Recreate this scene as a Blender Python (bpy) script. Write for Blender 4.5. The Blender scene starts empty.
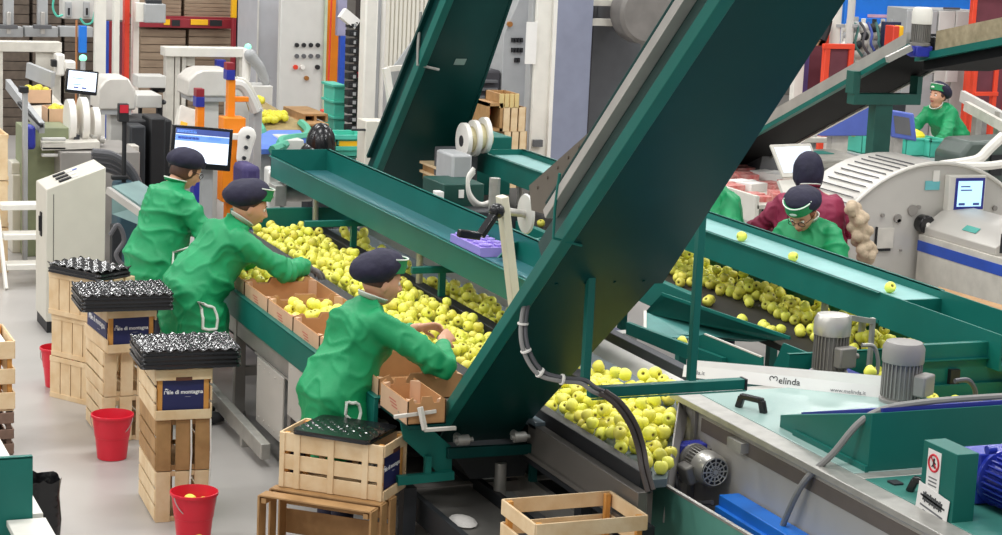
import bpy, bmesh, math, random
from mathutils import Vector, Matrix, noise
SC = bpy.context.scene
COL = SC.collection
rnd = random.Random(11)
V = Vector
PI = math.pi
R = math.radians

# ------------------------------------------------------------------ camera
FPX, PITCH, ROLL, YAW, CAMH = 2000.0, R(10.4), R(2.6), R(22.7), 3.5
def _cam_axes():
    # plant axes: X across the lines, Y along the lines (away), Z up
    fw = V((math.sin(YAW), math.cos(YAW), 0)); rt = V((math.cos(YAW), -math.sin(YAW), 0)); up = V((0, 0, 1))
    F = fw * math.cos(PITCH) - up * math.sin(PITCH)
    U0 = fw * math.sin(PITCH) + up * math.cos(PITCH)
    return F, rt * math.cos(ROLL) + U0 * math.sin(ROLL), -rt * math.sin(ROLL) + U0 * math.cos(ROLL)
CF, CR, CU = _cam_axes()
EYE = V((0, 0, CAMH))
cd = bpy.data.cameras.new('camera'); cam = bpy.data.objects.new('camera', cd); COL.objects.link(cam)
cd.sensor_width = 36; cd.lens = FPX / 1002 * 36; cd.clip_end = 200
cam.matrix_world = Matrix(((CR.x, CU.x, -CF.x, EYE.x), (CR.y, CU.y, -CF.y, EYE.y), (CR.z, CU.z, -CF.z, EYE.z), (0, 0, 0, 1)))
SC.camera = cam
def at(u, v, **k):
    """point of the hall seen at u, v whose X, Y or Z is the given value (survey helper)"""
    d = CF + CR * ((u - 501) / FPX) - CU * ((v - 267.5) / FPX)
    ax, val = list(k.items())[0]; i = 'XYZ'.index(ax)
    return EYE + d * ((val - EYE[i]) / d[i])

# ------------------------------------------------------------------ materials
def lin(c):
    if isinstance(c, str):
        c = tuple(int(c[i:i + 2], 16) / 255 for i in (0, 2, 4))
    return tuple((x / 12.92 if x <= .04045 else ((x + .055) / 1.055) ** 2.4) for x in c) + (1,)
_M = {}
def mat(name, col=None, rough=.5, metal=0., var=.12, scale=6., bump=0., bscale=60., stretch=(1, 1, 1), emit=0, alpha=1, col2=None, rnd_obj=0., trans=0., coat=0., spec=.5):
    if name in _M: return _M[name]
    m = bpy.data.materials.new(name); m.use_nodes = True
    nt = m.node_tree; N = nt.nodes; L = nt.links; bs = N['Principled BSDF']
    c = lin(col)
    bs.inputs['Roughness'].default_value = rough; bs.inputs['Metallic'].default_value = metal
    bs.inputs['Specular IOR Level'].default_value = spec
    if coat: bs.inputs['Coat Weight'].default_value = coat
    tc = N.new('ShaderNodeTexCoord'); mp = N.new('ShaderNodeMapping'); mp.inputs['Scale'].default_value = stretch
    L.new(tc.outputs['Object'], mp.inputs['Vector'])
    no = N.new('ShaderNodeTexNoise'); no.inputs['Scale'].default_value = scale; no.inputs['Detail'].default_value = 4
    L.new(mp.outputs['Vector'], no.inputs['Vector'])
    mx = N.new('ShaderNodeMix'); mx.data_type = 'RGBA'
    mr = N.new('ShaderNodeMapRange'); mr.inputs['From Min'].default_value = .3; mr.inputs['From Max'].default_value = .7
    L.new(no.outputs['Fac'], mr.inputs['Value']); L.new(mr.outputs['Result'], mx.inputs['Factor'])
    if col2: a, b = c, lin(col2)
    else:
        a = tuple(x * (1 - var) for x in c[:3]) + (1,); b = tuple(min(1, x * (1 + var)) for x in c[:3]) + (1,)
    mx.inputs['A'].default_value = a; mx.inputs['B'].default_value = b
    out = mx.outputs['Result']
    if rnd_obj:
        oi = N.new('ShaderNodeObjectInfo'); hs = N.new('ShaderNodeHueSaturation')
        m1 = N.new('ShaderNodeMapRange'); m1.inputs['To Min'].default_value = 1 - rnd_obj; m1.inputs['To Max'].default_value = 1 + rnd_obj
        L.new(oi.outputs['Random'], m1.inputs['Value']); L.new(m1.outputs['Result'], hs.inputs['Value'])
        m2 = N.new('ShaderNodeMapRange'); m2.inputs['To Min'].default_value = .5 - rnd_obj * .12; m2.inputs['To Max'].default_value = .5 + rnd_obj * .12
        L.new(oi.outputs['Random'], m2.inputs['Value']); L.new(m2.outputs['Result'], hs.inputs['Hue'])
        L.new(out, hs.inputs['Color']); out = hs.outputs['Color']
    L.new(out, bs.inputs['Base Color'])
    if bump:
        n2 = N.new('ShaderNodeTexNoise'); n2.inputs['Scale'].default_value = bscale; n2.inputs['Detail'].default_value = 3
        L.new(mp.outputs['Vector'], n2.inputs['Vector'])
        bp = N.new('ShaderNodeBump'); bp.inputs['Strength'].default_value = bump; bp.inputs['Distance'].default_value = .01
        L.new(n2.outputs['Fac'], bp.inputs['Height']); L.new(bp.outputs['Normal'], bs.inputs['Normal'])
    if emit:
        bs.inputs['Emission Color'].default_value = c; bs.inputs['Emission Strength'].default_value = emit
    if alpha < 1: bs.inputs['Alpha'].default_value = alpha
    if trans: bs.inputs['Transmission Weight'].default_value = trans
    _M[name] = m
    return m
def wood(name, c1, c2, s=9):
    return mat(name, c1, .62, col2=c2, scale=s, stretch=(1, 1, 1), bump=.15, bscale=40)

GREEN = mat('green_paint', '14685e', .42, var=.1, scale=2.5, spec=.3)
GREEND = mat('shaded_green_paint', '083c39', .34, spec=.2, var=.14, scale=1.8)  # green paint with the elevator underside's shade put into the colour
GREENL = mat('pale_green_lid', '9fbab4', .22, var=.05, scale=2)
TEAL = mat('teal_belt', '2f6a70', .42, var=.12, scale=3, stretch=(1, .3, 1))
BELT = mat('grey_belt', '5f6d74', .5, var=.12, scale=3)
BLACK = mat('black_rubber', '1b1c1f', .55, var=.2, scale=8)
DARK = mat('dark_steel', '33363a', .5, .3, var=.15)
STEEL = mat('stainless_steel', 'c6c2bb', .4, .15, var=.1, scale=3, stretch=(1, .25, 1))
STEELD = mat('dull_stainless_steel', '97938e', .45, .25, var=.14, scale=4)
GALV = mat('galvanised_steel', 'b4b2ac', .42, .5, var=.12, scale=14)
ALU = mat('aluminium', 'c9c6c0', .35, .6, var=.08)
WHITE = mat('white_paint', 'e4e1d8', .45, var=.05)
WHITED = mat('worn_white_paint', 'd0ccc2', .5, var=.1, scale=9)
BEIGE = mat('beige_enamel', 'd3cfc2', .42, var=.03)
GREYP = mat('grey_paint', 'a7a9aa', .45, var=.06)
GREYC = mat('light_grey_cabinet_paint', 'cfcec9', .4, var=.03)
GREYD = mat('dark_grey_paint', '5c5d60', .5, var=.08)
BLUEG = mat('blue_grey_paint', '878ca0', .5, var=.06)
BLUE = mat('bright_blue_paint', '1f78dc', .4, var=.06)
BLUED = mat('deep_blue_paint', '2b349a', .4, var=.1)
BLUEM = mat('mid_blue_paint', '5064b4', .45, var=.06)
ORANGE = mat('orange_paint', 'f08a18', .42, var=.05)
YELLOWP = mat('yellow_paint', 'f2b81c', .42, var=.05)
REDP = mat('red_paint', 'd8402a', .42, var=.07)
REDO = mat('orange_red_paint', 'e8492c', .42, var=.06)
REDD = mat('dark_red_paint', '8e2630', .45, var=.1)
PLUM = mat('plum_mesh_panel', '6c3540', .6, var=.1)
RED_PL = mat('red_plastic', 'd81f35', .38, var=.06, scale=5)
BLACK_PL = mat('black_plastic', '17171a', .22, var=.2)
WOODL = wood('pale_poplar_wood', 'd9b98c', 'ead2ac')
WOODO = wood('orange_pine_wood', 'c98a3c', 'dba056')
WOODB = wood('brown_weathered_wood', '9a7448', 'b48c5c')
WOODG = wood('grey_brown_wood', '6b5548', '85695a', 14)
NAVYC = mat('navy_card', '20265a', .55, var=.05)
CARD = mat('brown_cardboard', 'b98a5c', .75, var=.08)
CARDW = mat('printed_pale_cardboard', 'd3ad8c', .7, var=.08)
PAPER = mat('white_paper', 'eceae6', .7, var=.03)
INK = mat('black_ink', '26262a', .6, var=.05)
INKG = mat('grey_ink', '6c6c70', .6, var=.05)
WHITEINK = mat('white_ink', 'f4f4f4', .6, var=.02)
REDINK = mat('red_ink', 'cc2636', .6, var=.05)
RUBG = mat('grey_rubber_hose', '5a5a5e', .45, var=.1)
CABLE = mat('grey_cable', '8b8a88', .5, var=.08)
PLATEW = mat('white_plastic', 'ece9e2', .35, var=.04)
CREAMPL = mat('cream_plastic', 'ddd8c4', .4, var=.05)
LILAC = mat('lilac_tray_plastic', 'a894e0', .4, var=.06)
TEALPL = mat('teal_crate_plastic', '52bfa8', .4, var=.06)
BROWNST = mat('bronze_steel', '6f675c', .4, .45, var=.1, scale=4)
APPLEM = None

# ------------------------------------------------------------------ mesh builder
class MB:
    def __init__(s): s.v = []; s.f = []; s.m = []
    def add(s, vs, fs, m=0):
        n = len(s.v); s.v += [V(p) for p in vs]; s.f += [[i + n for i in f] for f in fs]; s.m += [m] * len(fs); return s
    def box(s, x0, x1, y0, y1, z0, z1, m=0, M=None):
        p = [(x, y, z) for z in (z0, z1) for y in (y0, y1) for x in (x0, x1)]
        if M: p = [M @ V(q) for q in p]
        return s.add(p, [(0, 2, 3, 1), (4, 5, 7, 6), (0, 1, 5, 4), (2, 6, 7, 3), (0, 4, 6, 2), (1, 3, 7, 5)], m)
    def bar(s, p, q, w, h, m=0, up=(0, 0, 1)):
        p, q = V(p), V(q); d = (q - p).normalized(); u = V(up)
        if abs(d.dot(u)) > .98: u = V((1, 0, 0))
        r = d.cross(u).normalized(); u = r.cross(d).normalized()
        P = [e + r * (a * w / 2) + u * (b * h / 2) for e in (p, q) for a, b in ((-1, -1), (1, -1), (1, 1), (-1, 1))]
        return s.add(P, [(0, 1, 2, 3), (4, 7, 6, 5), (0, 4, 5, 1), (1, 5, 6, 2), (2, 6, 7, 3), (3, 7, 4, 0)], m)
    def rings(s, rings, m=0, c0=True, c1=True, closed=False):
        n = len(rings[0]); vs = [p for r in rings for p in r]; fs = []
        k = len(rings)
        for i in range(k if closed else k - 1):
            j = (i + 1) % k
            for a in range(n):
                b = (a + 1) % n
                fs.append((i * n + a, i * n + b, j * n + b, j * n + a))
        if not closed:
            if c0: fs.append(tuple(range(n))[::-1])
            if c1: fs.append(tuple((k - 1) * n + a for a in range(n)))
        return s.add(vs, fs, m)
    def cyl(s, p, q, r, r2=None, n=16, m=0):
        p, q = V(p), V(q); d = (q - p).normalized(); u = V((0, 0, 1)) if abs(d.z) < .9 else V((1, 0, 0))
        a = d.cross(u).normalized(); b = d.cross(a)
        r2 = r if r2 is None else r2
        cs = [(math.cos(2 * PI * i / n), math.sin(2 * PI * i / n)) for i in range(n)]
        return s.rings([[e + a * (c * rr) + b * (t * rr) for c, t in cs] for e, rr in ((p, r), (q, r2))], m)
    def tube(s, pts, r, n=8, m=0, closed=False):
        pts = [V(p) for p in pts]; k = len(pts); rs = r if isinstance(r, (list, tuple)) else [r] * k; out = []
        u = None
        for i in range(k):
            if closed: d = pts[(i + 1) % k] - pts[i - 1]
            else: d = pts[min(i + 1, k - 1)] - pts[max(i - 1, 0)]
            d.normalize()
            if u is None: u = V((0, 0, 1)) if abs(d.z) < .9 else V((1, 0, 0))
            a = d.cross(u)
            if a.length < 1e-4: a = d.cross(V((1, .3, 0)))
            a.normalize(); b = d.cross(a).normalized(); u = -b if False else a.cross(d)
            out.append([pts[i] + a * (math.cos(2 * PI * j / n) * rs[i]) + b * (math.sin(2 * PI * j / n) * rs[i]) for j in range(n)])
        return s.rings(out, m, closed=closed)
    def lathe(s, prof, c=(0, 0, 0), n=24, m=0, M=None, caps=True):
        c = V(c); rg = []
        for r_, z in prof:
            ring = [V((r_ * math.cos(2 * PI * i / n), r_ * math.sin(2 * PI * i / n), z)) for i in range(n)]
            rg.append([(M @ p if M else p) + c for p in ring])
        return s.rings(rg, m, caps, caps)
    def prism(s, poly, t, m=0):
        poly = [V(p) for p in poly]; t = V(t); n = len(poly)
        vs = poly + [p + t for p in poly]
        fs = [tuple(range(n))[::-1], tuple(range(n, 2 * n))] + [(i, (i + 1) % n, n + (i + 1) % n, n + i) for i in range(n)]
        return s.add(vs, fs, m)
    def ball(s, c, r, n=12, m=0, sc=(1, 1, 1), M=None):
        c = V(c); k = n // 2; vs = [V((0, 0, -r))]; fs = []
        for i in range(1, k):
            t = PI * i / k - PI / 2
            for j in range(n):
                a = 2 * PI * j / n; vs.append(V((r * math.cos(t) * math.cos(a), r * math.cos(t) * math.sin(a), r * math.sin(t))))
        vs.append(V((0, 0, r)))
        for j in range(n):
            fs.append((0, 1 + (j + 1) % n, 1 + j))
            for i in range(k - 2):
                a, b = 1 + i * n + j, 1 + i * n + (j + 1) % n
                fs.append((a, b, b + n, a + n))
            fs.append((len(vs) - 1, 1 + (k - 2) * n + j, 1 + (k - 2) * n + (j + 1) % n))
        vs = [V((p.x * sc[0], p.y * sc[1], p.z * sc[2])) for p in vs]
        if M: vs = [M @ p for p in vs]
        return s.add([p + c for p in vs], fs, m)
    def chain(s, pts, rs, n=10, m=0):
        """tapered limb with rounded joints"""
        for i in range(len(pts) - 1): s.cyl(pts[i], pts[i + 1], rs[i], rs[i + 1], n, m)
        for p, r_ in zip(pts, rs): s.ball(p, r_, n, m)
        return s
    def xf(s, M):
        s.v = [M @ p for p in s.v]; return s
    def merge(s, o):
        n = len(s.v); s.v += o.v; s.f += [[i + n for i in f] for f in o.f]; s.m += o.m; return s
    def mesh(s, name, mats, smooth=35):
        me = bpy.data.meshes.new(name); me.from_pydata([tuple(p) for p in s.v], [], s.f)
        for k in (mats if isinstance(mats, (list, tuple)) else [mats]): me.materials.append(k)
        me.polygons.foreach_set('material_index', s.m)
        bm = bmesh.new(); bm.from_mesh(me); bmesh.ops.recalc_face_normals(bm, faces=bm.faces)
        if smooth:
            for f in bm.faces: f.smooth = True
            a = R(smooth)
            for e in bm.edges:
                if len(e.link_faces) == 2 and e.calc_face_angle(0) > a: e.smooth = False
        bm.to_mesh(me); bm.free(); me.update(); return me
WM = {}
def thing(name, label, cat, loc=(0, 0, 0), rot=0., group=None):
    o = bpy.data.objects.new(name, None); COL.objects.link(o); o.empty_display_size = .1
    o.location = loc; o.rotation_euler = (0, 0, rot); o['label'] = label; o['category'] = cat
    if group: o['group'] = group
    WM[o] = Matrix.Translation(V(loc)) @ Matrix.Rotation(rot, 4, 'Z'); return o
def setp(o, label=None, cat=None, group=None, kind=None):
    for k, v in (('label', label), ('category', cat), ('group', group), ('kind', kind)):
        if v: o[k] = v
    return o
def part(name, mb, mats, parent=None, world=True, bevel=0, smooth=35, label=None):
    """one mesh object; world=True: the builder holds hall coordinates, else coordinates local to the parent"""
    W = WM[parent] if parent else None
    if parent is None:
        lo = V([min(p[i] for p in mb.v) for i in range(3)]); hi = V([max(p[i] for p in mb.v) for i in range(3)])
        W = Matrix.Translation(V(((lo.x + hi.x) / 2, (lo.y + hi.y) / 2, lo.z)))
    if world:
        I = W.inverted(); mb.v = [I @ p for p in mb.v]
    o = bpy.data.objects.new(name, mb.mesh(name, mats, smooth)); COL.objects.link(o)
    if parent: o.parent = parent; WM[o] = WM[parent]
    else: o.location = W.translation; WM[o] = W
    if bevel:
        b = o.modifiers.new('Bevel', 'BEVEL'); b.width = bevel; b.segments = 2; b.limit_method = 'ANGLE'; b.angle_limit = R(40)
    if label: o['label'] = label
    return o
def single(name, mb, mats, label, cat, group=None, bevel=0, smooth=35):
    return setp(part(name, mb, mats, None, True, bevel, smooth), label, cat, group)
def struct(name, mb, mats):
    return setp(part(name, mb, mats), kind='structure')
def sub(name, mb, mats, parent, **k): return part(name, mb, mats, parent, **k)
def dup(o, loc=None, rot=None, label=None, group=None):
    r = o.copy(); COL.objects.link(r)
    if loc is not None: r.location = loc
    if rot is not None: r.rotation_euler = (0, 0, rot)
    if label: r['label'] = label
    if group: r['group'] = group
    WM[r] = Matrix.Translation(r.location) @ Matrix.Rotation(r.rotation_euler.z, 4, 'Z')
    def kids(src, dst):
        for c in list(src.children):
            k = c.copy(); COL.objects.link(k); k.parent = dst; WM[k] = WM[r]; kids(c, k)
    kids(o, r); return r
_txt = {}
def text_mb(s, size, thick=.0008, align='CENTER', bold=0.):
    cu = bpy.data.curves.new('t', 'FONT'); cu.body = s; cu.size = size; cu.extrude = thick; cu.align_x = align; cu.align_y = 'CENTER'; cu.offset = bold; cu.resolution_u = 2
    o = bpy.data.objects.new('t', cu); COL.objects.link(o)
    me = bpy.data.meshes.new_from_object(o.evaluated_get(bpy.context.evaluated_depsgraph_get()))
    mb = MB(); mb.add([v.co.copy() for v in me.vertices], [list(p.vertices) for p in me.polygons])
    bpy.data.objects.remove(o); bpy.data.curves.remove(cu); bpy.data.meshes.remove(me); return mb
def frame(o, ex, ey):
    """matrix that lays local x, y onto ex, ey at o (local z = outward normal)"""
    ex, ey = V(ex).normalized(), V(ey).normalized(); ez = ex.cross(ey)
    return Matrix(((ex.x, ey.x, ez.x, o[0]), (ex.y, ey.y, ez.y, o[1]), (ex.z, ey.z, ez.z, o[2]), (0, 0, 0, 1)))
def fuse(mb, name, mats, voxel=.01, smooth=6, factor=.5):
    """grow one continuous skin over overlapping shapes"""
    me = mb.mesh(name, mats, 0); o = bpy.data.objects.new(name, me); COL.objects.link(o)
    m = o.modifiers.new('r', 'REMESH'); m.mode = 'VOXEL'; m.voxel_size = voxel; m.adaptivity = 0
    if smooth: s_ = o.modifiers.new('s', 'SMOOTH'); s_.factor = factor; s_.iterations = smooth
    me2 = bpy.data.meshes.new_from_object(o.evaluated_get(bpy.context.evaluated_depsgraph_get()))
    bpy.data.objects.remove(o); bpy.data.meshes.remove(me); me2.name = name
    me2.materials.clear()
    for k in (mats if isinstance(mats, (list, tuple)) else [mats]): me2.materials.append(k)
    me2.polygons.foreach_set('use_smooth', [True] * len(me2.polygons)); me2.polygons.foreach_set('material_index', [0] * len(me2.polygons))
    return me2
def link(name, me, parent, label=None):
    o = bpy.data.objects.new(name, me); COL.objects.link(o); o.parent = parent; WM[o] = WM[parent]
    if label: o['label'] = label
    return o
def arc(pts, n=24):
    """smooth curve through points (Catmull-Rom)"""
    pts = [V(p) for p in pts]; P = [pts[0] * 2 - pts[1]] + pts + [pts[-1] * 2 - pts[-2]]; out = []
    for i in range(1, len(P) - 2):
        k = max(2, n // (len(pts) - 1))
        for j in range(k):
            t = j / k; a, b, c, d = P[i - 1:i + 3]
            out.append(.5 * ((2 * b) + (c - a) * t + (2 * a - 5 * b + 4 * c - d) * t * t + (3 * b - a - 3 * c + d) * t ** 3))
    return out + [pts[-1]]

# ------------------------------------------------------------------ hall and light
FLOORM = mat('grey_epoxy_floor', 'aca8a4', .34, var=.07, scale=1.3, bump=.04, bscale=25)
struct('floor', MB().box(-12, 40, 3, 36, -.2, 0), FLOORM)
struct('wall_back', MB().box(-12, 40, 34, 34.3, 0, 9), mat('dim_wall', '77726c', .8))
struct('wall_right', MB().box(39, 39.3, 3, 34, 0, 9), mat('dim_wall', '77726c', .8))
w = bpy.data.worlds.new('hall_light'); SC.world = w; w.use_nodes = True
bg = w.node_tree.nodes['Background']; bg.inputs['Color'].default_value = (1, 1, 1, 1); bg.inputs['Strength'].default_value = .42
def lamp(x, y, z, sx, sy, power):
    l = bpy.data.lights.new('overhead_light', 'AREA'); l.shape = 'RECTANGLE'; l.size = sx; l.size_y = sy; l.energy = power; l.color = (1, .99, .97)
    o = bpy.data.objects.new('overhead_light', l); o.location = (x, y, z); COL.objects.link(o)
for y in (6, 11, 16, 21, 26):
    for x in (-9, -3, 3.5, 10, 17):  # outermost left row is unseen, added to brighten sides that face left
        lamp(x, y, 7.5, 2.4, .9, 165)

# ------------------------------------------------------------------ left sorting line
t = thing('sorting_conveyor', 'long two-lane apple sorting conveyor with green rim and steel sides', 'conveyor', (4.3, 11.8, 0))
A0, A1 = 8.05, 15.4
m = MB().box(4.15, 4.68, 9.35, A1, .76, .80); part('belt', m, BELT, t)
m = MB().prism([(4.27, 8.24, .76), (4.36, 8.24, .76), (4.82, 9.02, .76), (4.82, 9.35, .76), (4.27, 9.35, .76)], (0, 0, .04)); part('belt', m, BELT, t)
m = MB().box(4.77, 5.15, 9.36, A1, .76, .80); part('belt', m, BELT, t)
m = MB().box(4.02, 4.15, 9.9, A1, .74, .86); part('side_strip', m, BLACK, t, bevel=.004)
m = MB().box(4.205, 4.27, 8.22, 9.9, .74, .85); part('side_strip', m, BLACK, t, bevel=.004)
m = MB().box(4.68, 4.77, 9.6, A1, .74, .87); part('lane_divider', m, BLACK, t, bevel=.005)
m = MB().box(3.94, 4.02, 9.9, A1, .80, .875).box(3.9, 3.94, 9.9, A1, .83, .86); part('rail', m, ALU, t, bevel=.004)
m = MB().prism([(5.15, 9.3, .80), (5.25, 9.3, .87), (5.25, 9.3, .80)], (0, A1 - 9.3, 0)); part('side_slope', m, ALU, t)
m = MB().box(5.25, 5.32, 9.3, A1, .78, .93); part('guard_rail', m, DARK, t, bevel=.004)
m = MB().box(3.41, 3.94, 9.75, A1, .82, .84); part('packing_ledge', m, STEELD, t)
m = MB().box(3.385, 3.41, 9.75, A1, .70, .875).box(3.385, 3.44, 9.75, A1, .865, .878); part('rim', m, GREEN, t, bevel=.003)
# long frame, legs and cladding
m = MB().box(3.43, 3.5, 9.75, A1, .56, .70).box(5.0, 5.08, 9.4, A1, .56, .76); part('beam', m, STEELD, t, bevel=.004)
for y in (9.85, 11.45, 12.75, 14.1, 15.3):
    for x in (3.46, 5.04):
        m = MB().box(x - .035, x + .035, y - .035, y + .035, .03, .72).cyl((x, y, 0), (x, y, .03), .05)
        part('leg', m, STEELD, t, bevel=.003)
    part('cross_beam', MB().box(3.495, 5.0, y - .03, y + .03, .28, .34), STEELD, t)
for (y0, y1, z0, z1) in ((9.8, 11.4, .36, .70), (11.5, 12.1, .14, .56)):
    m = MB().box(3.40, 3.412, y0, y1, z0, z1)
    for k in range(5):
        for z in (z0 + .04, z1 - .04): m.cyl((3.396, y0 + .06 + k * (y1 - y0 - .12) / 4, z), (3.402, y0 + .06 + k * (y1 - y0 - .12) / 4, z), .007, n=8)
    part('side_panel', m, STEEL, t, bevel=.002)
m = MB().prism([(3.41, 11.4, .56), (3.41, 12.2, .56), (3.72, 12.2, .42), (3.72, 11.4, .42)], (0, 0, .012)); part('chute_plate', m, STEELD, t)
m = MB().bar((3.3, 11.5, .10), (3.3, 14.6, .20), .06, .10).bar((3.3, 12.0, 0), (3.3, 12.0, .14), .05, .05).bar((3.3, 14.3, 0), (3.3, 14.3, .2), .05, .05); part('foot_rail', m, GALV, t, bevel=.004)
part('belt', MB().box(3.6, 4.9, 10.2, 15.2, .40, .43), BLACK, t)
# near stretch: steel side below the black strip and pale plate under it
m = MB().box(4.15, 4.2, 8.12, 9.45, .61, .78).box(4.13, 4.2, 8.12, 9.45, .60, .625); part('side_panel', m, mat('brushed_dark_steel', '7a756f', .4, .4, var=.12, scale=3, stretch=(1, .2, 1)), t, bevel=.003)
m = MB().box(4.16, 4.26, 8.14, 9.6, .55, .60); part('beam', m, DARK, t)
m = MB().box(4.5, 4.52, 7.7, 9.6, .26, .60); part('under_plate', m, PLATEW, t)
m = MB().box(4.17, 4.23, 8.78, 8.86, .34, .56); part('bracket', m, DARK, t)
# end plate
m = MB().box(4.05, 5.2, 15.25, 15.3, .84, 1.0); part('end_plate', m, GREEN, t)
for (ya, xa, xb, xp) in ((14.2, 4.33, 5.02, 4.72), (12.3, 4.50, 5.22, 4.72)):
    m = MB().box(xa, xb, ya - .02, ya + .02, 1.03, 1.075); br = part('lane_bridge', m, GREEN, t, bevel=.003)
    part('post', MB().box(xp - .022, xp + .022, ya - .018, ya + .018, .86, 1.03), GREEN, br)

# ------------------------------------------------------------------ raised return trough
def trough(name, label, x0, x1, ya, yb, zr, zf, posts, px_, beltcol, far=.05, wb=.05):
    t = thing(name, label, 'trough', ((x0 + x1) / 2, (ya + yb) / 2, zf))
    part('side_wall', MB().box(x0, x0 + .012, ya, yb, zf - wb, zr).box(x0 - .02, x0 + .012, ya, yb, zr - .006, zr), GREEN, t)
    part('side_wall', MB().box(x1 - .012, x1, ya, yb, zf - .05, zr + far).box(x1 - .012, x1 + .02, ya, yb, zr + far - .006, zr + far), GREEN, t)
    part('end_wall', MB().box(x0, x1, yb - .012, yb, zf - .05, zr + far), GREEN, t)
    part('belt', MB().box(x0 + .012, x1 - .012, ya, yb - .012, zf - .03, zf), beltcol, t)
    for y in posts:
        part('post', MB().cyl((px_, y, .872), (px_, y, zf - .05), .024).box(px_ - .035, px_ + .035, y - .035, y + .035, zf - .075, zf - .05), GALV, t)
    return t
tr = trough('return_trough', 'long green trough conveyor with empty teal belt above the left sorting line', 4.63, 5.13, 10.35, 16.2, 1.3, 1.17, (15.2, 12.75), 4.725, TEAL)
part('motor', MB().cyl((4.66, 15.9, 1.02), (4.9, 15.9, 1.02), .07).box(4.56, 4.66, 15.8, 16.0, .93, 1.1), GALV, tr, bevel=.004)
q0, q1 = at(498, 258, Z=1.19), at(546, 252, Z=1.19)
part('baffle', MB().prism([q0, q1, q1 + V((0, 0, .10)), q0 + V((.10, 0, .10))], (0, .02, 0)), GREEN, tr)
c = at(490, 240, Z=1.235); m = MB()
for i in range(5):
    for j in range(3): m.lathe([(.042, 0), (.048, .016), (.03, .015), (.024, .004)], (c.x - .12 + j * .105, c.y - .22 + i * .11, 1.232), 12)
m.box(c.x - .18, c.x + .14, c.y - .28, c.y + .28, 1.172, 1.234)
single('fruit_tray', m, LILAC, 'lilac moulded fruit tray lying in the green trough', 'tray')
# crank on a cream post beside the trough
t = thing('hand_crank_stand', 'cream post carrying a black crank handle and grey round disc', 'crank', (4.47, 10.3, .8))
p0, p1 = at(516, 318, Y=10.2), at(502, 196, Y=10.2)
part('post', MB().bar(p0, p1, .085, .05), CREAMPL, t, bevel=.006)
pd = at(526, 214, Y=10.2); ph = at(496, 210, Y=10.2)
part('shaft', MB().cyl(ph, pd, .022), GALV, t)
M = frame(pd, (0, 1, 0), (0, 0, 1)); part('disc', MB().lathe([(.11, -.008), (.115, 0), (.11, .008)], n=32, M=M), GREYC, t)
q0, q1, q2 = at(497, 211, Y=10.15), at(480, 236, Y=10.1), at(458, 233, Y=10.1)
part('crank', MB().ball(q0, .045).bar(q0, q1, .05, .035), BLACK_PL, t, bevel=.005)
part('grip', MB().bar(q1, q2, .045, .045), BLACK_PL, t, bevel=.008)

# ------------------------------------------------------------------ big inclined elevator
def elevator(name, label, x0, x1, y0, z0, y1, z1):
    D = V((0, y1 - y0, z1 - z0)); ln = D.length; D.normalize(); Nn = V((0, D.z, -D.y))
    if Nn.z < 0: Nn = -Nn
    t = thing(name, label, 'elevator', (x0, y0, z0))
    def P(x, s_, n): return V((x, y0, z0)) + V((x - x, 0, 0)) + D * s_ + Nn * n
    def slab(xa, xb, sa, sb, na, nb):
        return MB().add([P(x, s_, n) for n in (na, nb) for s_ in (sa, sb) for x in (xa, xb)], [(0, 2, 3, 1), (4, 5, 7, 6), (0, 1, 5, 4), (2, 6, 7, 3), (0, 4, 6, 2), (1, 3, 7, 5)])
    return t, P, slab, ln
el, P, slab, ln = elevator('apple_elevator', 'large dark green inclined elevator crossing the middle of the scene', 3.70, 4.30, 9.44, .80, 6.2, 3.61)
SE = 1.5
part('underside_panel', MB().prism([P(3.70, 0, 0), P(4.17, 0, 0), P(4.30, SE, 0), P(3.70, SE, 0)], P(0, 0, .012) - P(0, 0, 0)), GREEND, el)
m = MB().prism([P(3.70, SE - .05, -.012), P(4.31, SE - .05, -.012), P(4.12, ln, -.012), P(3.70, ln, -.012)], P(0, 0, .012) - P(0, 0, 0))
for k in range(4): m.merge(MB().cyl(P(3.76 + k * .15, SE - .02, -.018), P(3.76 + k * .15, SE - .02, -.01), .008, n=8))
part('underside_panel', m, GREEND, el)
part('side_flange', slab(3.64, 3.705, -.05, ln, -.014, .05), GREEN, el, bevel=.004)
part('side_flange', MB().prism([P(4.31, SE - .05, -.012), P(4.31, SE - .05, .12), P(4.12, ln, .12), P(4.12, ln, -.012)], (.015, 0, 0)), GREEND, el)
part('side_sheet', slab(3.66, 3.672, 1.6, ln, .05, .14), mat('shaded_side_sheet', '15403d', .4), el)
part('slide_rail', slab(3.60, 3.66, 1.85, ln, .12, .165), ALU, el, bevel=.003)
part('slide_rail', slab(3.62, 3.66, 1.85, ln, .19, .205), GREEND, el, bevel=.003)
part('belt', slab(3.71, 4.1, .1, ln, .09, .1), BLACK, el)
m = MB().prism([P(3.64, 1.8, .17), P(3.64, ln, .17), P(3.64, ln, .19), P(3.64, 2.52, .195), P(3.64, 1.70, .39), P(3.64, 1.66, .28)], (.008, 0, 0))
for k in range(6): m.merge(MB().cyl(P(3.635, 1.78 + k * .12, .33 - k * .024), P(3.642, 1.78 + k * .12, .33 - k * .024), .009, n=8))
part('wing_guard', m, BROWNST, el)
for s_ in (2.0, 3.9): part('bracket', MB().tube([P(3.6, s_ + .1, .2), P(3.6, s_ - .03, .1), P(3.6, s_ - .12, .0), P(3.75, s_ - .16, -.02)], .007, 6), GREEN, el)
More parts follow.
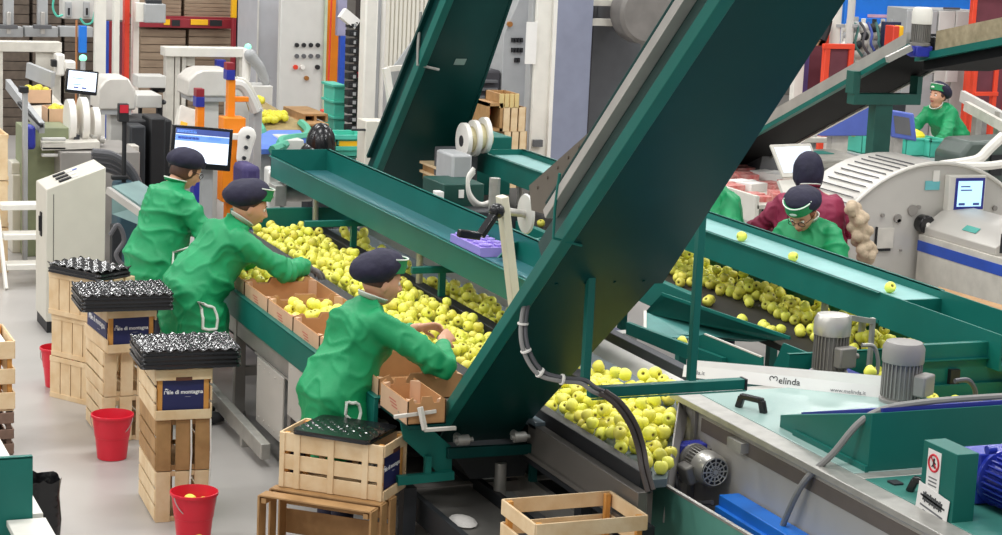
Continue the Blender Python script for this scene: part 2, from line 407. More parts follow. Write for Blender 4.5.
# foot of the elevator
part('underside_panel', MB().prism([P(3.70, -.24, 0), P(4.15, -.24, 0), P(4.17, .01, 0), P(3.70, .01, 0)], P(0, 0, .012) - P(0, 0, 0)), GREEND, el)
fy = 9.42
def fq(u, v, y=fy): return at(u, v, Y=y)
part('foot_plate', MB().prism([fq(u, v) for u, v in ((399, 412), (414, 414), (452, 447), (452, 480), (440, 476), (424, 458), (404, 440))], (0, .02, 0)), GREEN, el, bevel=.002)
part('foot_beam', MB().prism([fq(u, v) for u, v in ((446, 447), (541, 442), (541, 452), (446, 458))], (0, -.03, 0)), GREEND, el, bevel=.003)  # beam colour darkened to stand in for shade under the elevator
part('foot_post', MB().prism([fq(u, v) for u, v in ((531, 444), (538, 444), (537, 482), (530, 482))], (0, .025, 0)), GREEND, el)
part('foot_post', MB().prism([fq(u, v) for u, v in ((424, 455), (430, 455), (429, 480), (423, 480))], (0, -.03, 0)), GREEN, el)
part('foot_beam', MB().prism([fq(u, v) for u, v in ((396, 475), (452, 470), (452, 478), (396, 484))], (0, -.035, 0)), GREEN, el)
part('hopper', MB().prism([fq(u, v, 9.55) for u, v in ((454, 456), (532, 452), (524, 476), (470, 479))], (0, .35, 0)), mat('black_hopper', '2c2f31', .4, .2), el)
for u, v in ((462, 440), (519, 437)):
    c = fq(u, v, 9.36); part('bearing', MB().cyl((c.x - .03, c.y, c.z), (c.x + .035, c.y, c.z), .028).cyl((c.x - .045, c.y, c.z), (c.x + .06, c.y, c.z), .013).cyl((c.x, c.y, c.z), (c.x, c.y + .08, c.z), .02), GALV, el)
c = fq(504, 474, 9.5); part('leg', MB().cyl((c.x, 9.55, 0), (c.x, 9.55, c.z + .05), .033), GALV, el)
c = fq(408, 486, 9.5); part('leg', MB().box(c.x - .035, c.x + .035, 9.46, 9.54, 0, c.z), DARK, el)
part('clamp_lever', MB().bar(fq(394, 417, 9.3), fq(436, 411, 9.3), .02, .02).bar(fq(420, 407, 9.28), fq(425, 430, 9.25), .03, .02).bar(fq(424, 430, 9.25), fq(456, 428, 9.25), .02, .02), WHITED, el, bevel=.003)
# support gantry
t = thing('support_gantry', 'slim green gantry of two posts and a cross bar holding the big elevator', 'gantry', (4.4, 8.35, 1.2))
part('cross_bar', MB().box(3.97, 4.80, 8.32, 8.37, 1.2, 1.25).box(3.97, 4.80, 8.3, 8.32, 1.195, 1.2), GREEN, t, bevel=.003)
for u0, v0, u1, v1 in ((585, 384, 588, 200), (691, 380, 700, 195)):
    a_, b_ = at(u0, v0, Y=8.3), at(u1, v1, Y=8.3)
    part('post', MB().box(a_.x - .018, a_.x + .018, 8.28, 8.32, a_.z, b_.z), GREEN, t, bevel=.002)
part('end_cap', MB().box(4.80, 4.812, 8.315, 8.375, 1.195, 1.252), BLACK, t)
# cables strapped to the elevator
t = thing('cable_bundle', 'grey cables looping down the left side of the big elevator with white ties', 'cable', at(525, 350, Y=8.3))
pts = [(582, 205, 8.2), (560, 240, 8.5), (540, 268, 8.6), (528, 290, 8.5), (521, 325, 8.45), (524, 352, 8.4), (538, 374, 8.35), (560, 381, 8.3), (580, 383, 8.28), (592, 391, 8.25), (606, 397, 8.25)]
for k in (0, 1):
    part('cable', MB().tube(arc([at(u + 4.5 * k, v - 3 * k, Y=y) for u, v, y in pts], 60), .011, 8), (CABLE, RUBG)[k], t)
for i in (4, 5, 6, 7):
    u, v, y = pts[i]; c = at(u + 2, v - 1.5, Y=y); d = (at(*pts[i + 1][:2], Y=y) - at(*pts[i - 1][:2], Y=y)).normalized()
    M = frame(c, d.cross(V((0, 1, 0))), (0, 1, 0)); part('tie', MB().lathe([(.024, -.004), (.027, -.004), (.027, .004), (.024, .004)], n=12, M=M), PLATEW, t)
pts = [(600, 393, 8.22), (616, 405, 8.2), (630, 425, 8.2), (638, 448, 8.2), (642, 470, 8.15), (648, 492, 8.1)]
m = MB()
for k in (0, 1): m.tube(arc([at(u + 5 * k, v - 2 * k, Y=y) for u, v, y in pts], 40), .013, 8)
single('hose', m, mat('dark_hose', '4a4340', .5), 'dark hose pair hanging over the apples right of the big elevator', 'hose')
# low conveyors under the elevator
t = thing('waste_conveyor', 'low dark belt conveyor near the floor beneath the big elevator', 'conveyor', (4.0, 8.8, 0))
for (xa, xb, mm) in ((3.62, 3.98, mat('wet_grey_belt', '6a6864', .3)), (4.32, 4.62, BLACK), (4.64, 4.85, BLUED)):
    part('belt', MB().box(xa, xb, 6.9, 10.6, .30, .33), mm, t)
for x in (3.57, 4.0, 4.28, 4.63): part('side_rail', MB().box(x, x + .035, 6.9, 10.6, .24, .38), DARK if x < 4.1 else ALU, t, bevel=.003)
for y in (7.2, 8.9, 10.4):
    for x in (3.6, 4.6): part('leg', MB().box(x - .025, x + .025, y - .03, y + .03, 0, .25), DARK, t)
m = MB().ball((3.85, 8.6, .34), .09, sc=(1.4, 1, .3)).ball((3.95, 8.35, .34), .08, sc=(1.2, 1.3, .3)).ball((3.7, 9.2, .34), .07, sc=(1, 1.6, .3))
setp(part('foam', m, mat('white_foam', 'd8d4cf', .8, bump=.6, bscale=90)), 'white washing foam lying on the low belt under the elevator', 'foam', kind='stuff')

# ------------------------------------------------------------------ wooden crates
def rotM(loc, rot, tip=None):
    M = Matrix.Translation(V(loc)) @ Matrix.Rotation(rot, 4, 'Z')
    return M @ tip if tip else M
def crate(label, loc, rot, kind='plain', W=.30, L=.54, Hh=.29, w1=WOODL, w2=WOODL, tip=None, group=None, side_card=False, batten=False, name=None, strapped=False):
    """open fruit crate, long side along its own y; kind plain / mele (navy printed cards) / open (three wide gaps)"""
    t = thing(name or 'wooden_crate', label, 'crate', loc, rot, group)
    T = tip or Matrix.Identity(4)
    def add(nm, mb, m_, bev=.0025, parent=t): return part(nm, mb.xf(T), m_, parent, False, bev)
    x, y, c = W / 2, L / 2, .028
    for sx in (-1, 1):
        for sy in (-1, 1):
            px, py = sx * (x - .012 - c / 2), sy * (y - .012 - c / 2)
            add('corner_post', MB().box(px - c / 2, px + c / 2, py - c / 2, py + c / 2, .006, Hh - .004), w2)
    b = MB()
    nb = 3; gap = .022; bw = (W - .004 - gap * (nb - 1)) / nb
    for i in range(nb): b.box(-x + .002 + i * (bw + gap), -x + .002 + i * (bw + gap) + bw, -y, y, 0, .007)
    add('bottom', b, w1)
    if kind == 'open': rows = ((.03 * Hh, .27 * Hh), (.39 * Hh, .61 * Hh), (.75 * Hh, Hh))
    else: rows = ((.008, .088), (.105, .185), (.202, Hh))
    for sx in (-1, 1):
        if kind == 'boards':
            nv = 5; gv = .007; bv_ = (L - gv * (nv - 1)) / nv
            for i in range(nv): add('side_board', MB().box(sx * x - .004, sx * x + .004, -y + i * (bv_ + gv), -y + i * (bv_ + gv) + bv_, .004, Hh - .004), w1, .0015)
            for z0, z1 in ((0, .035), (Hh - .035, Hh)): add('batten', MB().box(sx * (x + .007) - .003, sx * (x + .007) + .003, -y, y, z0, z1), w1, .0015)
            continue
        for z0, z1 in rows:
            if side_card and z0 > .1 and z1 < Hh: continue
            add('side_slat', MB().box(sx * x - .005, sx * x + .005, -y, y, z0, z1), w1, .002)
        if batten:
            for k in (-.33, 0., .33): add('batten', MB().box(sx * (x + .008) - .004, sx * (x + .008) + .004, k * L - .017, k * L + .017, .008, Hh), w1, .002)
            for sy in (-1, 1): add('batten', MB().box(sx * (x + .008) - .004, sx * (x + .008) + .004, sy * (y - .014) - .014, sy * (y - .014) + .014, .008, Hh), w1, .002)
    cards = []
    for sy in (-1, 1):
        yy = sy * (y + .002)
        if kind == 'mele':
            add('end_slat', MB().box(-x, x, yy - .005, yy + .005, Hh - .062, Hh), w1)
            add('end_slat', MB().box(-x, x, yy - .005, yy + .005, .004, .058), w1)
            cards.append((add('end_card', MB().box(-x + .036, x - .036, sy * (y - .02) - .003, sy * (y - .02) + .003, .05, Hh - .055), NAVYC, 0),
                          frame((0, sy * (y - .0165), .155), (-sy, 0, 0), (0, 0, 1)), .88))
            if side_card is False: add('grip_hole', MB().box(-.045, .045, yy + sy * .0045 - .002, yy + sy * .0045 + .002, Hh - .064, Hh - .044), mat('dark_wood', '5a3524', .7), 0)
        elif kind == 'open':
            for z0, z1 in rows: add('end_slat', MB().box(-x, x, yy - .006, yy + .006, z0, z1), w1)
        else:
            nb2 = 3; g2 = .026; bw2 = (W - g2 * (nb2 - 1)) / nb2
            for i in range(nb2):
                xa = -x + i * (bw2 + g2); add('end_slat', MB().box(xa, xa + bw2, yy - .005, yy + .005, .0, Hh), w1)
            add('end_slat', MB().box(-x, x, yy - sy * .012 - .004, yy - sy * .012 + .004, .0, .03), w1)
            add('end_slat', MB().box(-x, x, yy - sy * .012 - .004, yy - sy * .012 + .004, Hh - .03, Hh), w1)
    if side_card:
        for sx in (-1, 1):
            cards.append((add('side_card', MB().box(sx * (x - .006) - .003, sx * (x - .006) + .003, -y + .04, y - .04, .06, Hh - .03), NAVYC, 0), frame((sx * (x - .0025), 0, .16), (0, sx, 0), (0, 0, 1)), 1.5))
    for card, F_, s_ in cards:
        tm = text_mb('\u2009ele di montagna', .036 * s_, .0006, bold=.0006)
        # the M as a small heart-shaped apple with a leaf
        mk = MB().tube([(-.128, -.012, 0), (-.128, .006, 0), (-.121, .013, 0), (-.114, .004, 0), (-.107, .013, 0), (-.100, .006, 0), (-.1, -.012, 0)], .0028, 6)
        mk.ball((-.116, .023, 0), .006, 8, sc=(1.6, .8, .3)).ball((-.104, .021, 0), .004, 8, sc=(1, .6, .3)).xf(Matrix.Scale(s_ * .92, 4))
        tm.xf(Matrix.Translation((.008 * s_, 0, 0))).merge(mk)
        tm.merge(text_mb('\u2013\u2013\u2013\u2013\u2013', .014 * s_, .0006).xf(Matrix.Translation((.03 * s_, -.03 * s_, 0))))
        part('lettering', tm.xf(T @ F_), WHITEINK, card, False, 0, 0)
    return t
xa, xr = 2.575, R(-3)
G1 = 'plain slatted crates standing under the printed crates'
crate('pale slatted crate on the floor behind the bucket holding apples, bottom of its stack', (xa, 10.86, 0), xr, W=.30)
crate('brown stained crate with end slots, middle of the nearest stack on the aisle', (xa, 10.86, .295), xr, W=.30, w1=WOODB, w2=WOODB)
crate('printed navy-and-wood crate on the brown crate, closest to the apple bucket', (xa - .005, 10.84, .59), xr, 'mele', W=.31, w2=WOODO)
crate('pale slatted crate on the floor behind the empty front bucket', (2.60, 12.57, 0), R(0), W=.29)
crate('pale slatted crate in the middle of the second aisle stack, under a navy printed crate', (2.60, 12.57, .295), R(1), W=.29)
crate('navy printed crate with cards on end and side, under the large black tray stack', (2.60, 12.5, .59), R(4), 'mele', W=.31, w2=WOODO, side_card=True)
for k, (lb, dx) in enumerate((('battened pale crate on the floor beside the farthest red bucket', 0), ('battened pale crate midway up the stack beside the control cabinet', .01), ('battened pale crate topmost of its stack near the control cabinet, under a black tray', -.01))):
    crate(lb, (2.60 + dx, 13.40, .293 * k), R(33), W=.30, L=.5, kind='boards')
crate('pale crate with navy card on a brown crate, beside the woman nearest the camera', (3.165, 9.575, .45), R(48), 'mele', W=.30, L=.58, Hh=.30, w2=WOODO, batten=True)
tip = Matrix.Translation((-.17, 0, .225)) @ Matrix.Rotation(R(-90), 4, 'Y')
crate('weathered brown crate lying on its side with its mouth open to the aisle', (3.05, 9.46, 0), R(48), 'open', W=.45, L=.62, Hh=.34, w1=WOODB, w2=WOODB, tip=Matrix.Translation((.17, 0, .225)) @ Matrix.Rotation(R(-90), 4, 'Y'))
crate('pale crate with wide gaps and an orange post standing in the front centre', (3.845, 8.17, .43), R(90), 'open', W=.40, L=.56, Hh=.29, w2=WOODO)
crate('dark brown crate on the floor at the left edge of the picture', (1.62, 12.38, 0), 0, 'open', W=.5, L=.5, Hh=.27, w1=WOODG, w2=WOODG)
crate('tall pale crate with orange rail on the dark crate at the left edge', (1.63, 12.4, .275), 0, 'open', W=.5, L=.5, Hh=.44, w2=WOODO)
m = MB()
for k in range(4): m.box(1.4, 1.85, 12.2, 12.6, .60 + k * .022, .612 + k * .022)
single('card_sheets', m, PAPER, 'white card sheets stacked inside the tall crate at the left edge', 'cardboard')
for (x0, lb) in ((2.60, 'white packing strap hanging down the middle of the brown crate'), (2.71, 'white packing strap hanging down the right of the brown crate')):
    m = MB().tube([(x0, 10.566, .59), (x0 + .003, 10.562, .4), (x0 - .002, 10.564, .2), (x0, 10.56, .005)], .005, 6)
    single('packing_strap', m, PLATEW, lb, 'strap')

# ------------------------------------------------------------------ black cell trays
def tray(label, loc, rot, w, d, h, nx, ny, tilt=0, sag=0.):
    """stack of moulded black fruit trays: rim, body and a field of glossy cups"""
    t = thing('cell_tray', label, 'tray', loc, rot)
    T = Matrix.Rotation(tilt, 4, 'X')
    b = MB()
    for k in range(max(1, int(h / .025))):
        z = k * .025; o = .006 * (k % 2)
        ring = []
        for zz, gg in ((z, o), (z + .012, o + .004), (z + .024, o)):
            r_ = .03; pts = []
            for cx, cy, a0 in ((w / 2 - r_ - gg, d / 2 - r_ - gg, 0), (-w / 2 + r_ + gg, d / 2 - r_ - gg, 90), (-w / 2 + r_ + gg, -d / 2 + r_ + gg, 180), (w / 2 - r_ - gg, -d / 2 + r_ + gg, 270)):
                for a in (0, 30, 60, 90): pts.append(V((cx + r_ * math.cos(R(a0 + a)), cy + r_ * math.sin(R(a0 + a)), zz)))
            ring.append(pts)
        b.rings(ring)
    part('stacked_rim', b.xf(T), BLACK_PL, t, False)
    n = 5; gx, gy = nx * n, ny * n; vs = []; fs = []
    for j in range(gy + 1):
        for i in range(gx + 1):
            u, v_ = i / gx, j / gy
            z = h - .004 + .0095 * math.cos(2 * PI * u * nx) * math.cos(2 * PI * v_ * ny) + .007 * noise.noise(V((i * .9, j * .9, h * 50)))
            z -= sag * (2 * u - 1) ** 2
            vs.append(V(((u - .5) * (w - .012), (v_ - .5) * (d - .012), z)))
    for j in range(gy):
        for i in range(gx):
            a = j * (gx + 1) + i; fs.append((a, a + 1, a + gx + 2, a + gx + 1))
    c = MB().add(vs, fs); base = len(vs)
    o = part('cups', c.xf(T), mat('glossy_black_plastic', '19191c', .13, var=.3, spec=.9), t, False, 0, 180)
    s_ = o.modifiers.new('s', 'SOLIDIFY'); s_.thickness = .006
    return t
tray('black cell tray stack on the printed crate closest to the apple bucket', (2.60, 10.74, .893), R(-3), .56, .44, .10, 9, 7)
tray('large black cell tray stack on the navy printed crate farther up the aisle', (2.57, 12.30, .893), R(-2), .58, .46, .10, 9, 7)
tray('black cell tray stack on the battened crates beside the control cabinet', (2.57, 13.38, .883), R(33), .32, .5, .06, 4, 6)
tray('single limp black cell tray draped over the near pale crate', (3.17, 9.57, .752), R(46), .36, .44, .022, 5, 6, sag=.012)

# ------------------------------------------------------------------ buckets
def bucket(label, loc, rot, group=None):
    t = thing('bucket', label, 'bucket', loc, rot)
    pr = [(.0, 0), (.085, 0), (.09, .004), (.104, .14), (.107, .142), (.122, .265), (.131, .267), (.131, .282), (.125, .284), (.119, .26), (.1, .13), (.085, .012), (0, .01)]
    part('body', MB().lathe(pr, n=40, caps=False), RED_PL, t, False)
    m = MB().tube([(.13 * math.cos(a), .13 * math.sin(a) * .55 - .0, .27 - .13 * math.sin(a) * .83) if False else (.134 * math.cos(a), -.01 - .134 * math.sin(a) * .42, .268 - .125 * math.sin(a)) for a in [PI * i / 20 for i in range(21)]], .003, 6)
    part('handle', m, GALV, t, False)
    return t
bucket('red bucket holding a few yellow apples at the foot of the nearest stack', (2.54, 10.23, 0), R(20))
bucket('empty red bucket standing before the second crate stack', (2.44, 11.93, 0), R(-30))
bucket('red bucket half hidden behind the battened crates', (2.44, 13.80, 0), R(200))

# ------------------------------------------------------------------ cartons on the packing ledge
def carton(label, y0, y1, x0=3.42, x1=3.9, z=.842, h=.125):
    t = thing('fruit_carton', label, 'carton', ((x0 + x1) / 2, (y0 + y1) / 2, z))
    e = .006
    part('base', MB().box(x0, x1, y0, y1, z, z + .006), CARD, t)
    for s_, xx in ((-1, x0), (1, x1)):
        p = part('side_wall', MB().box(min(xx, xx - s_ * e), max(xx, xx - s_ * e), y0, y1, z, z + h), CARD, t)
        part('print', MB().box(xx + s_ * .0005 - .0008, xx + s_ * .0005 + .0008, y0 + .002, y1 - .002, z + .002, z + h - .002), CARDW, p)
        m = MB()
        for k in range(3): m.box(xx + s_ * .002 - .0005, xx + s_ * .002 + .0005, (y0 + y1) / 2 - .06 + k * .012, (y0 + y1) / 2 + .03 + k * .02, z + .045 + k * .016, z + .052 + k * .016)
        part('red_marks', m, mat('faded_red_print', 'c4705e', .7), p)
    for s_, yy in ((-1, y0), (1, y1)):
        ya = min(yy, yy - s_ * e)
        xm, wd = (x0 + x1) / 2, x1 - x0
        pl = [(x0, z), (x1, z), (x1, z + h + .02), (x1 - .13 * wd, z + h + .02), (x1 - .17 * wd, z + h - .012), (xm + .17 * wd, z + h - .012), (xm + .13 * wd, z + h + .022), (xm - .13 * wd, z + h + .022), (xm - .17 * wd, z + h - .012), (x0 + .17 * wd, z + h - .012), (x0 + .13 * wd, z + h + .02), (x0, z + h + .02)]
        # scalloped end: low tabs at the corners, raised tongue in the middle
        pl = [(a, b - .02 if (a in (x0, x1) and b > z + .01) else b) for a, b in pl]
        part('end_wall', MB().prism([(a, ya, b) for a, b in pl], (0, e, 0)), CARD, t)
    for sx, xx in ((1, x0), (-1, x1)):
        for sy, yy in ((1, y0), (-1, y1)):
            part('corner_post', MB().prism([(xx + sx * e, yy + sy * e, z), (xx + sx * .05, yy + sy * e, z), (xx + sx * e, yy + sy * .05, z)], (0, 0, h + .004)), CARDW, t)
    return t
carton('open fruit carton with apples behind the sleeve of the gloved worker', 12.53, 13.05)
carton('empty open fruit carton just below the gloved hand', 11.96, 12.50)
carton('open fruit carton filled with yellow apples on the packing ledge', 11.40, 11.94)
carton('open fruit carton with one apple showing, behind the nearest woman', 10.86, 11.38)
carton('empty fruit carton partly hidden by the back of the nearest woman', 10.32, 10.84)
carton('open fruit carton under the elbow of the nearest woman', 9.79, 10.30)
carton('narrow fruit carton wedged beside the foot of the big elevator', 9.30, 9.72, 3.41, 3.62)
single('ledge_extension', MB().box(3.42, 3.62, 9.28, 9.745, .822, .84), GREEND, 'short green ledge under the carton beside the elevator foot', 'ledge')

# ------------------------------------------------------------------ control cabinet, ladder and other things on the left
n0_ = len(COL.objects)
t = thing('control_cabinet', 'beige floor-standing control cabinet with a sloped top of black switches', 'cabinet', (2.95, 15.72, 0))
part('body', MB().prism([(2.70, 15.5, .09), (3.16, 15.5, .09), (3.16, 15.5, 1.31), (2.70, 15.5, 1.14)], (0, .48, 0)), BEIGE, t, bevel=.008)
part('plinth', MB().box(2.71, 3.15, 15.51, 15.97, 0, .09), BLACK, t)
part('door_seam', MB().box(2.755, 2.759, 15.497, 15.5, .12, 1.1), DARK, t)
sl = (1.31 - 1.14) / .46
for k in range(3):
    for j in range(1):
        F_ = frame((2.86, 15.58 + k * .135, 1.14 + sl * .16), (0, 1, 0), (-1, 0, -sl))
        sw = part('switch', MB().box(-.025, .025, -.05, .05, .001, .014).xf(F_), BLACK, t, bevel=.003)
        part('plate', MB().box(-.035, .035, -.11, -.055, .001, .004).xf(F_), GREYC, sw)
part('badge', MB().box(-.02, .02, -.02, .02, .001, .004).xf(frame((2.98, 15.85, 1.14 + sl * .28), (0, 1, 0), (-1, 0, -sl))), BLUEM, t)
part('handle', MB().box(2.678, 2.70, 15.70, 15.73, .78, .90).box(2.69, 2.70, 15.68, 15.75, .74, .93), BLACK, t, bevel=.003)
for o_ in list(COL.objects)[n0_:]:
    if o_.parent is None: o_.location.x -= .06
t = thing('step_ladder', 'white step ladder with broad treads beside the beige control cabinet', 'ladder', (2.75, 17.55, 0))
for z, y in ((.20, 17.35), (.44, 17.5), (.68, 17.65)): part('tread', MB().box(2.62, 3.15, y, y + .22, z - .05, z), WHITE, t, bevel=.006)
for x in (2.60, 3.16): part('side_rail', MB().bar((x, 17.25, 0), (x, 17.85, .72), .03, .06).bar((x, 17.85, .72), (x, 17.9, 0), .03, .05), WHITE, t, bevel=.004)
t = thing('switch_box', 'small beige cabinet with a red button behind the step ladder', 'cabinet', (3.04, 19.15, 0))
part('body', MB().box(2.92, 3.18, 19.0, 19.3, 0, .75).box(2.92, 3.18, 19.05, 19.3, .75, .86), BEIGE, t, bevel=.008)
part('button', MB().cyl((3.08, 19.15, .86), (3.08, 19.15, .89), .018), REDP, t)
part('sticker', MB().box(3.0, 3.09, 18.996, 19.0, .4, .5), PAPER, t); part('mark', MB().tube([(3.07, 18.995, .62), (3.04, 18.995, .63), (3.03, 18.995, .605), (3.06, 18.995, .59), (3.07, 18.995, .565), (3.03, 18.995, .55)], .009, 6), mat('blue_mark', '3a6cb0'), t)
t = thing('panel_guard', 'teal sheet metal guard in the lower left corner', 'guard', (1.2, 9.3, 0))
part('sheet', MB().box(.75, 1.525, 9.3, 9.312, .3, .80).box(.75, 1.525, 9.3, 9.33, .795, .805), GREEN, t)
part('post', MB().box(1.44, 1.48, 9.315, 9.355, 0, .6), GREEN, t)
part('hinge', MB().box(1.525, 1.56, 9.29, 9.33, .37, .39).cyl((1.545, 9.28, .39), (1.545, 9.28, .44), .012), GREEN, t)
t = thing('side_rail', 'white painted rail running past the teal guard in the lower left corner', 'rail', (1.54, 9.8, 0))
part('beam', MB().box(1.40, 1.585, 8.5, 9.29, .47, .5).box(1.40, 1.585, 9.36, 11.0, .47, .5), WHITE, t, bevel=.003)
for y in (8.7, 10.8): part('leg', MB().box(1.5, 1.54, y - .02, y + .02, 0, .47), WHITE, t)
rg = []
for z, s_ in ((0, .9), (.05, 1.), (.2, 1.04), (.34, 1.0), (.42, 1.06), (.40, 1.0), (.3, .95), (.1, .92)):
    ring = []
    for k in range(32):
        a = 2 * PI * k / 32; c_, s2 = math.cos(a), math.sin(a); q = (abs(c_) ** 4 + abs(s2) ** 4) ** -.25
        r_ = .095 * s_ * q + .014 * noise.noise(V((k * .9, z * 22, 3)))
        ring.append(V((1.715 + r_ * c_, 10.22 + r_ * s2, z + (.02 * noise.noise(V((k * .6, 9, z))) if z > .3 else 0))))
    rg.append(ring)
single('waste_bag', MB().rings(rg, 0, True, True), mat('black_bin_liner', '1a1a1c', .25, var=.3, bump=.5, bscale=30), 'open black bin bag on the floor beside the white rail', 'bag')

# ------------------------------------------------------------------ people
from mathutils.bvhtree import BVHTree
SKIN = mat('skin', 'd59f80', .5, var=.05, scale=12); LIPS = mat('lips', 'b0605a', .45, var=.04)
COATG = mat('green_work_coat', '0f965c', .55, var=.1, scale=5, bump=.35, bscale=14)
COATM = mat('maroon_work_coat', '8c2346', .62, var=.1, scale=5, bump=.35, bscale=14)
NAVYF = mat('navy_cloth', '1f1d36', .75, var=.15, scale=10, bump=.4, bscale=30)
BANDG = mat('green_band_cloth', '1f8a52', .6, var=.08)
TROUS = mat('dark_navy_trousers', '23243a', .75, var=.15)
SHOEM = mat('dark_shoe', '2a2a2c', .5)
HAIRB = mat('brown_hair', '4a2c1c', .5, var=.3, scale=40, stretch=(1, 1, .2)); HAIRR = mat('auburn_hair', '8a4a22', .5, var=.3, scale=40, stretch=(1, 1, .2))
TRIM = mat('white_piping', 'dfe6dc', .6); GLOVE = mat('grey_glove', '6e6a6c', .7, var=.15)
EYEW = mat('eye_white', 'e8e2da', .3); EYED = mat('eye_iris', '3a2a1e', .25)
def ell(c, t, fwd, d, w, n=28, e=2.3):
    """closed ring round a limb or trunk axis: depth d along fwd, width w across"""
    t = V(t).normalized(); f = V(fwd); f = (f - t * f.dot(t)).normalized(); s = t.cross(f)
    out = []
    for i in range(n):
        a = 2 * PI * i / n; c_, s_ = math.cos(a), math.sin(a); q = (abs(c_) ** e + abs(s_) ** e) ** (-1 / e)
        out.append(V(c) + f * (d * c_ * q) + s * (w * s_ * q))
    return out
def hand(mb, wr, dr, nm, side, curl=.5, sp=1.):
    """palm, four bent fingers and a thumb from the side of the palm; nm = the way the palm faces"""
    wr = V(wr); d = V(dr).normalized(); n = V(nm); n = (n - d * n.dot(d)).normalized(); l = d.cross(n).normalized() * side   # l: towards the thumb
    k = wr + d * .088
    mb.rings([ell(wr - d * .02, d, n, .02, .027, 14, 2), ell(wr + d * .02, d, n, .018, .034, 14, 2.4), ell(wr + d * .06, d, n, .016, .041, 14, 2.6), ell(k, d, n, .013, .041, 14, 2.6), ell(k + d * .008, d, n, .006, .036, 14, 2.6)])
    mb.ball(wr + d * .035 + l * .022 + n * .008, .019, 10)
    for off, ln, cu in ((.031, .070, .9), (.0105, .080, 1.), (-.0105, .074, 1.05), (-.031, .058, 1.15)):
        p = k + l * off - d * .006; q = [p]; a = 0; dd = (d + l * off * 4 * sp).normalized()
        for j, fr in enumerate((.45, .32, .25)):
            a += curl * cu * (.55, .75, .5)[j]
            q.append(q[-1] + (dd * math.cos(a) + n * math.sin(a)) * (ln * fr))
        mb.chain(q, [.0098, .0092, .0084, .0072], 8)
    p = wr + d * .026 + l * .030; q = [p]; td = (l * .75 + d * .65 + n * .35).normalized()
    q.append(p + td * .036); td2 = (d * .85 + n * .45 + l * .15).normalized(); q.append(q[-1] + td2 * .028); q.append(q[-1] + (td2 + n * .3).normalized() * .022)
    mb.chain(q, [.0145, .0118, .0105, .0085], 8)
def gs(y, z, cy, cz, s): return math.exp(-((y - cy) ** 2 + (z - cz) ** 2) / (2 * s * s))
def head_mb():
    mb = MB(); n, k = 40, 28; rings = []
    for i in range(1, k):
        t = PI * i / k - PI / 2; ring = []
        for j in range(n):
            a = 2 * PI * j / n; cx, cy, cz = math.cos(t) * math.cos(a), math.cos(t) * math.sin(a), math.sin(t)
            z = cz * .118; low = max(0, -cz)
            x = cx * (.098 if cx > 0 else .104); y = cy * .077 * (1 - .30 * low ** 1.4)
            if cx < 0: x *= (1 - .5 * low ** 1.5)
            else: x *= (1 - .06 * low)
            if cx > .1:
                x -= .012 * (gs(y, z, .031, .014, .015) + gs(y, z, -.031, .014, .015))
                x += .006 * (gs(y, z, .03, .036, .016) + gs(y, z, -.03, .036, .016)) + .005 * (gs(y, z, .042, -.024, .02) + gs(y, z, -.042, -.024, .02))
                x += .012 * gs(y, z, 0, -.094, .02) - .005 * gs(y, z, 0, -.074, .012) + .005 * gs(y, z, 0, -.05, .018)
            ring.append(V((x, y, z)))
        rings.append(ring)
    mb.rings(rings)
    mb.chain([(.088, 0, .026), (.1, 0, .002), (.112, 0, -.02), (.104, 0, -.028)], [.008, .0095, .0115, .009], 10)
    for s in (-1, 1): mb.ball((.1, s * .012, -.024), .0085, 8)
    mb.chain([(.088, -.02, -.052), (.098, 0, -.049), (.088, .02, -.052)], [.004, .0065, .004], 8).chain([(.088, -.017, -.06), (.097, 0, -.0615), (.088, .017, -.06)], [.004, .007, .004], 8)
    for s in (-1, 1):
        mb.ball((-.008, s * .077, -.006), 1, 12, sc=(.02, .009, .031)); mb.ball((-.004, s * .072, -.03), .011, 8)
    return mb
def skull_cover(f_in, grow, n=40, k=26):
    """closed cap over the skull: where f_in(x,y,z) is False it sinks into the head"""
    rings = []
    for i in range(1, k):
        t = PI * i / k - PI / 2; ring = []
        for j in range(n):
            a = 2 * PI * j / n; p = V((math.cos(t) * math.cos(a) * (.1 if math.cos(a) > 0 else .106), math.cos(t) * math.sin(a) * .079, math.sin(t) * .12))
            ring.append(p * (grow if f_in(p) else .86))
        rings.append(ring)
    return MB().rings(rings)
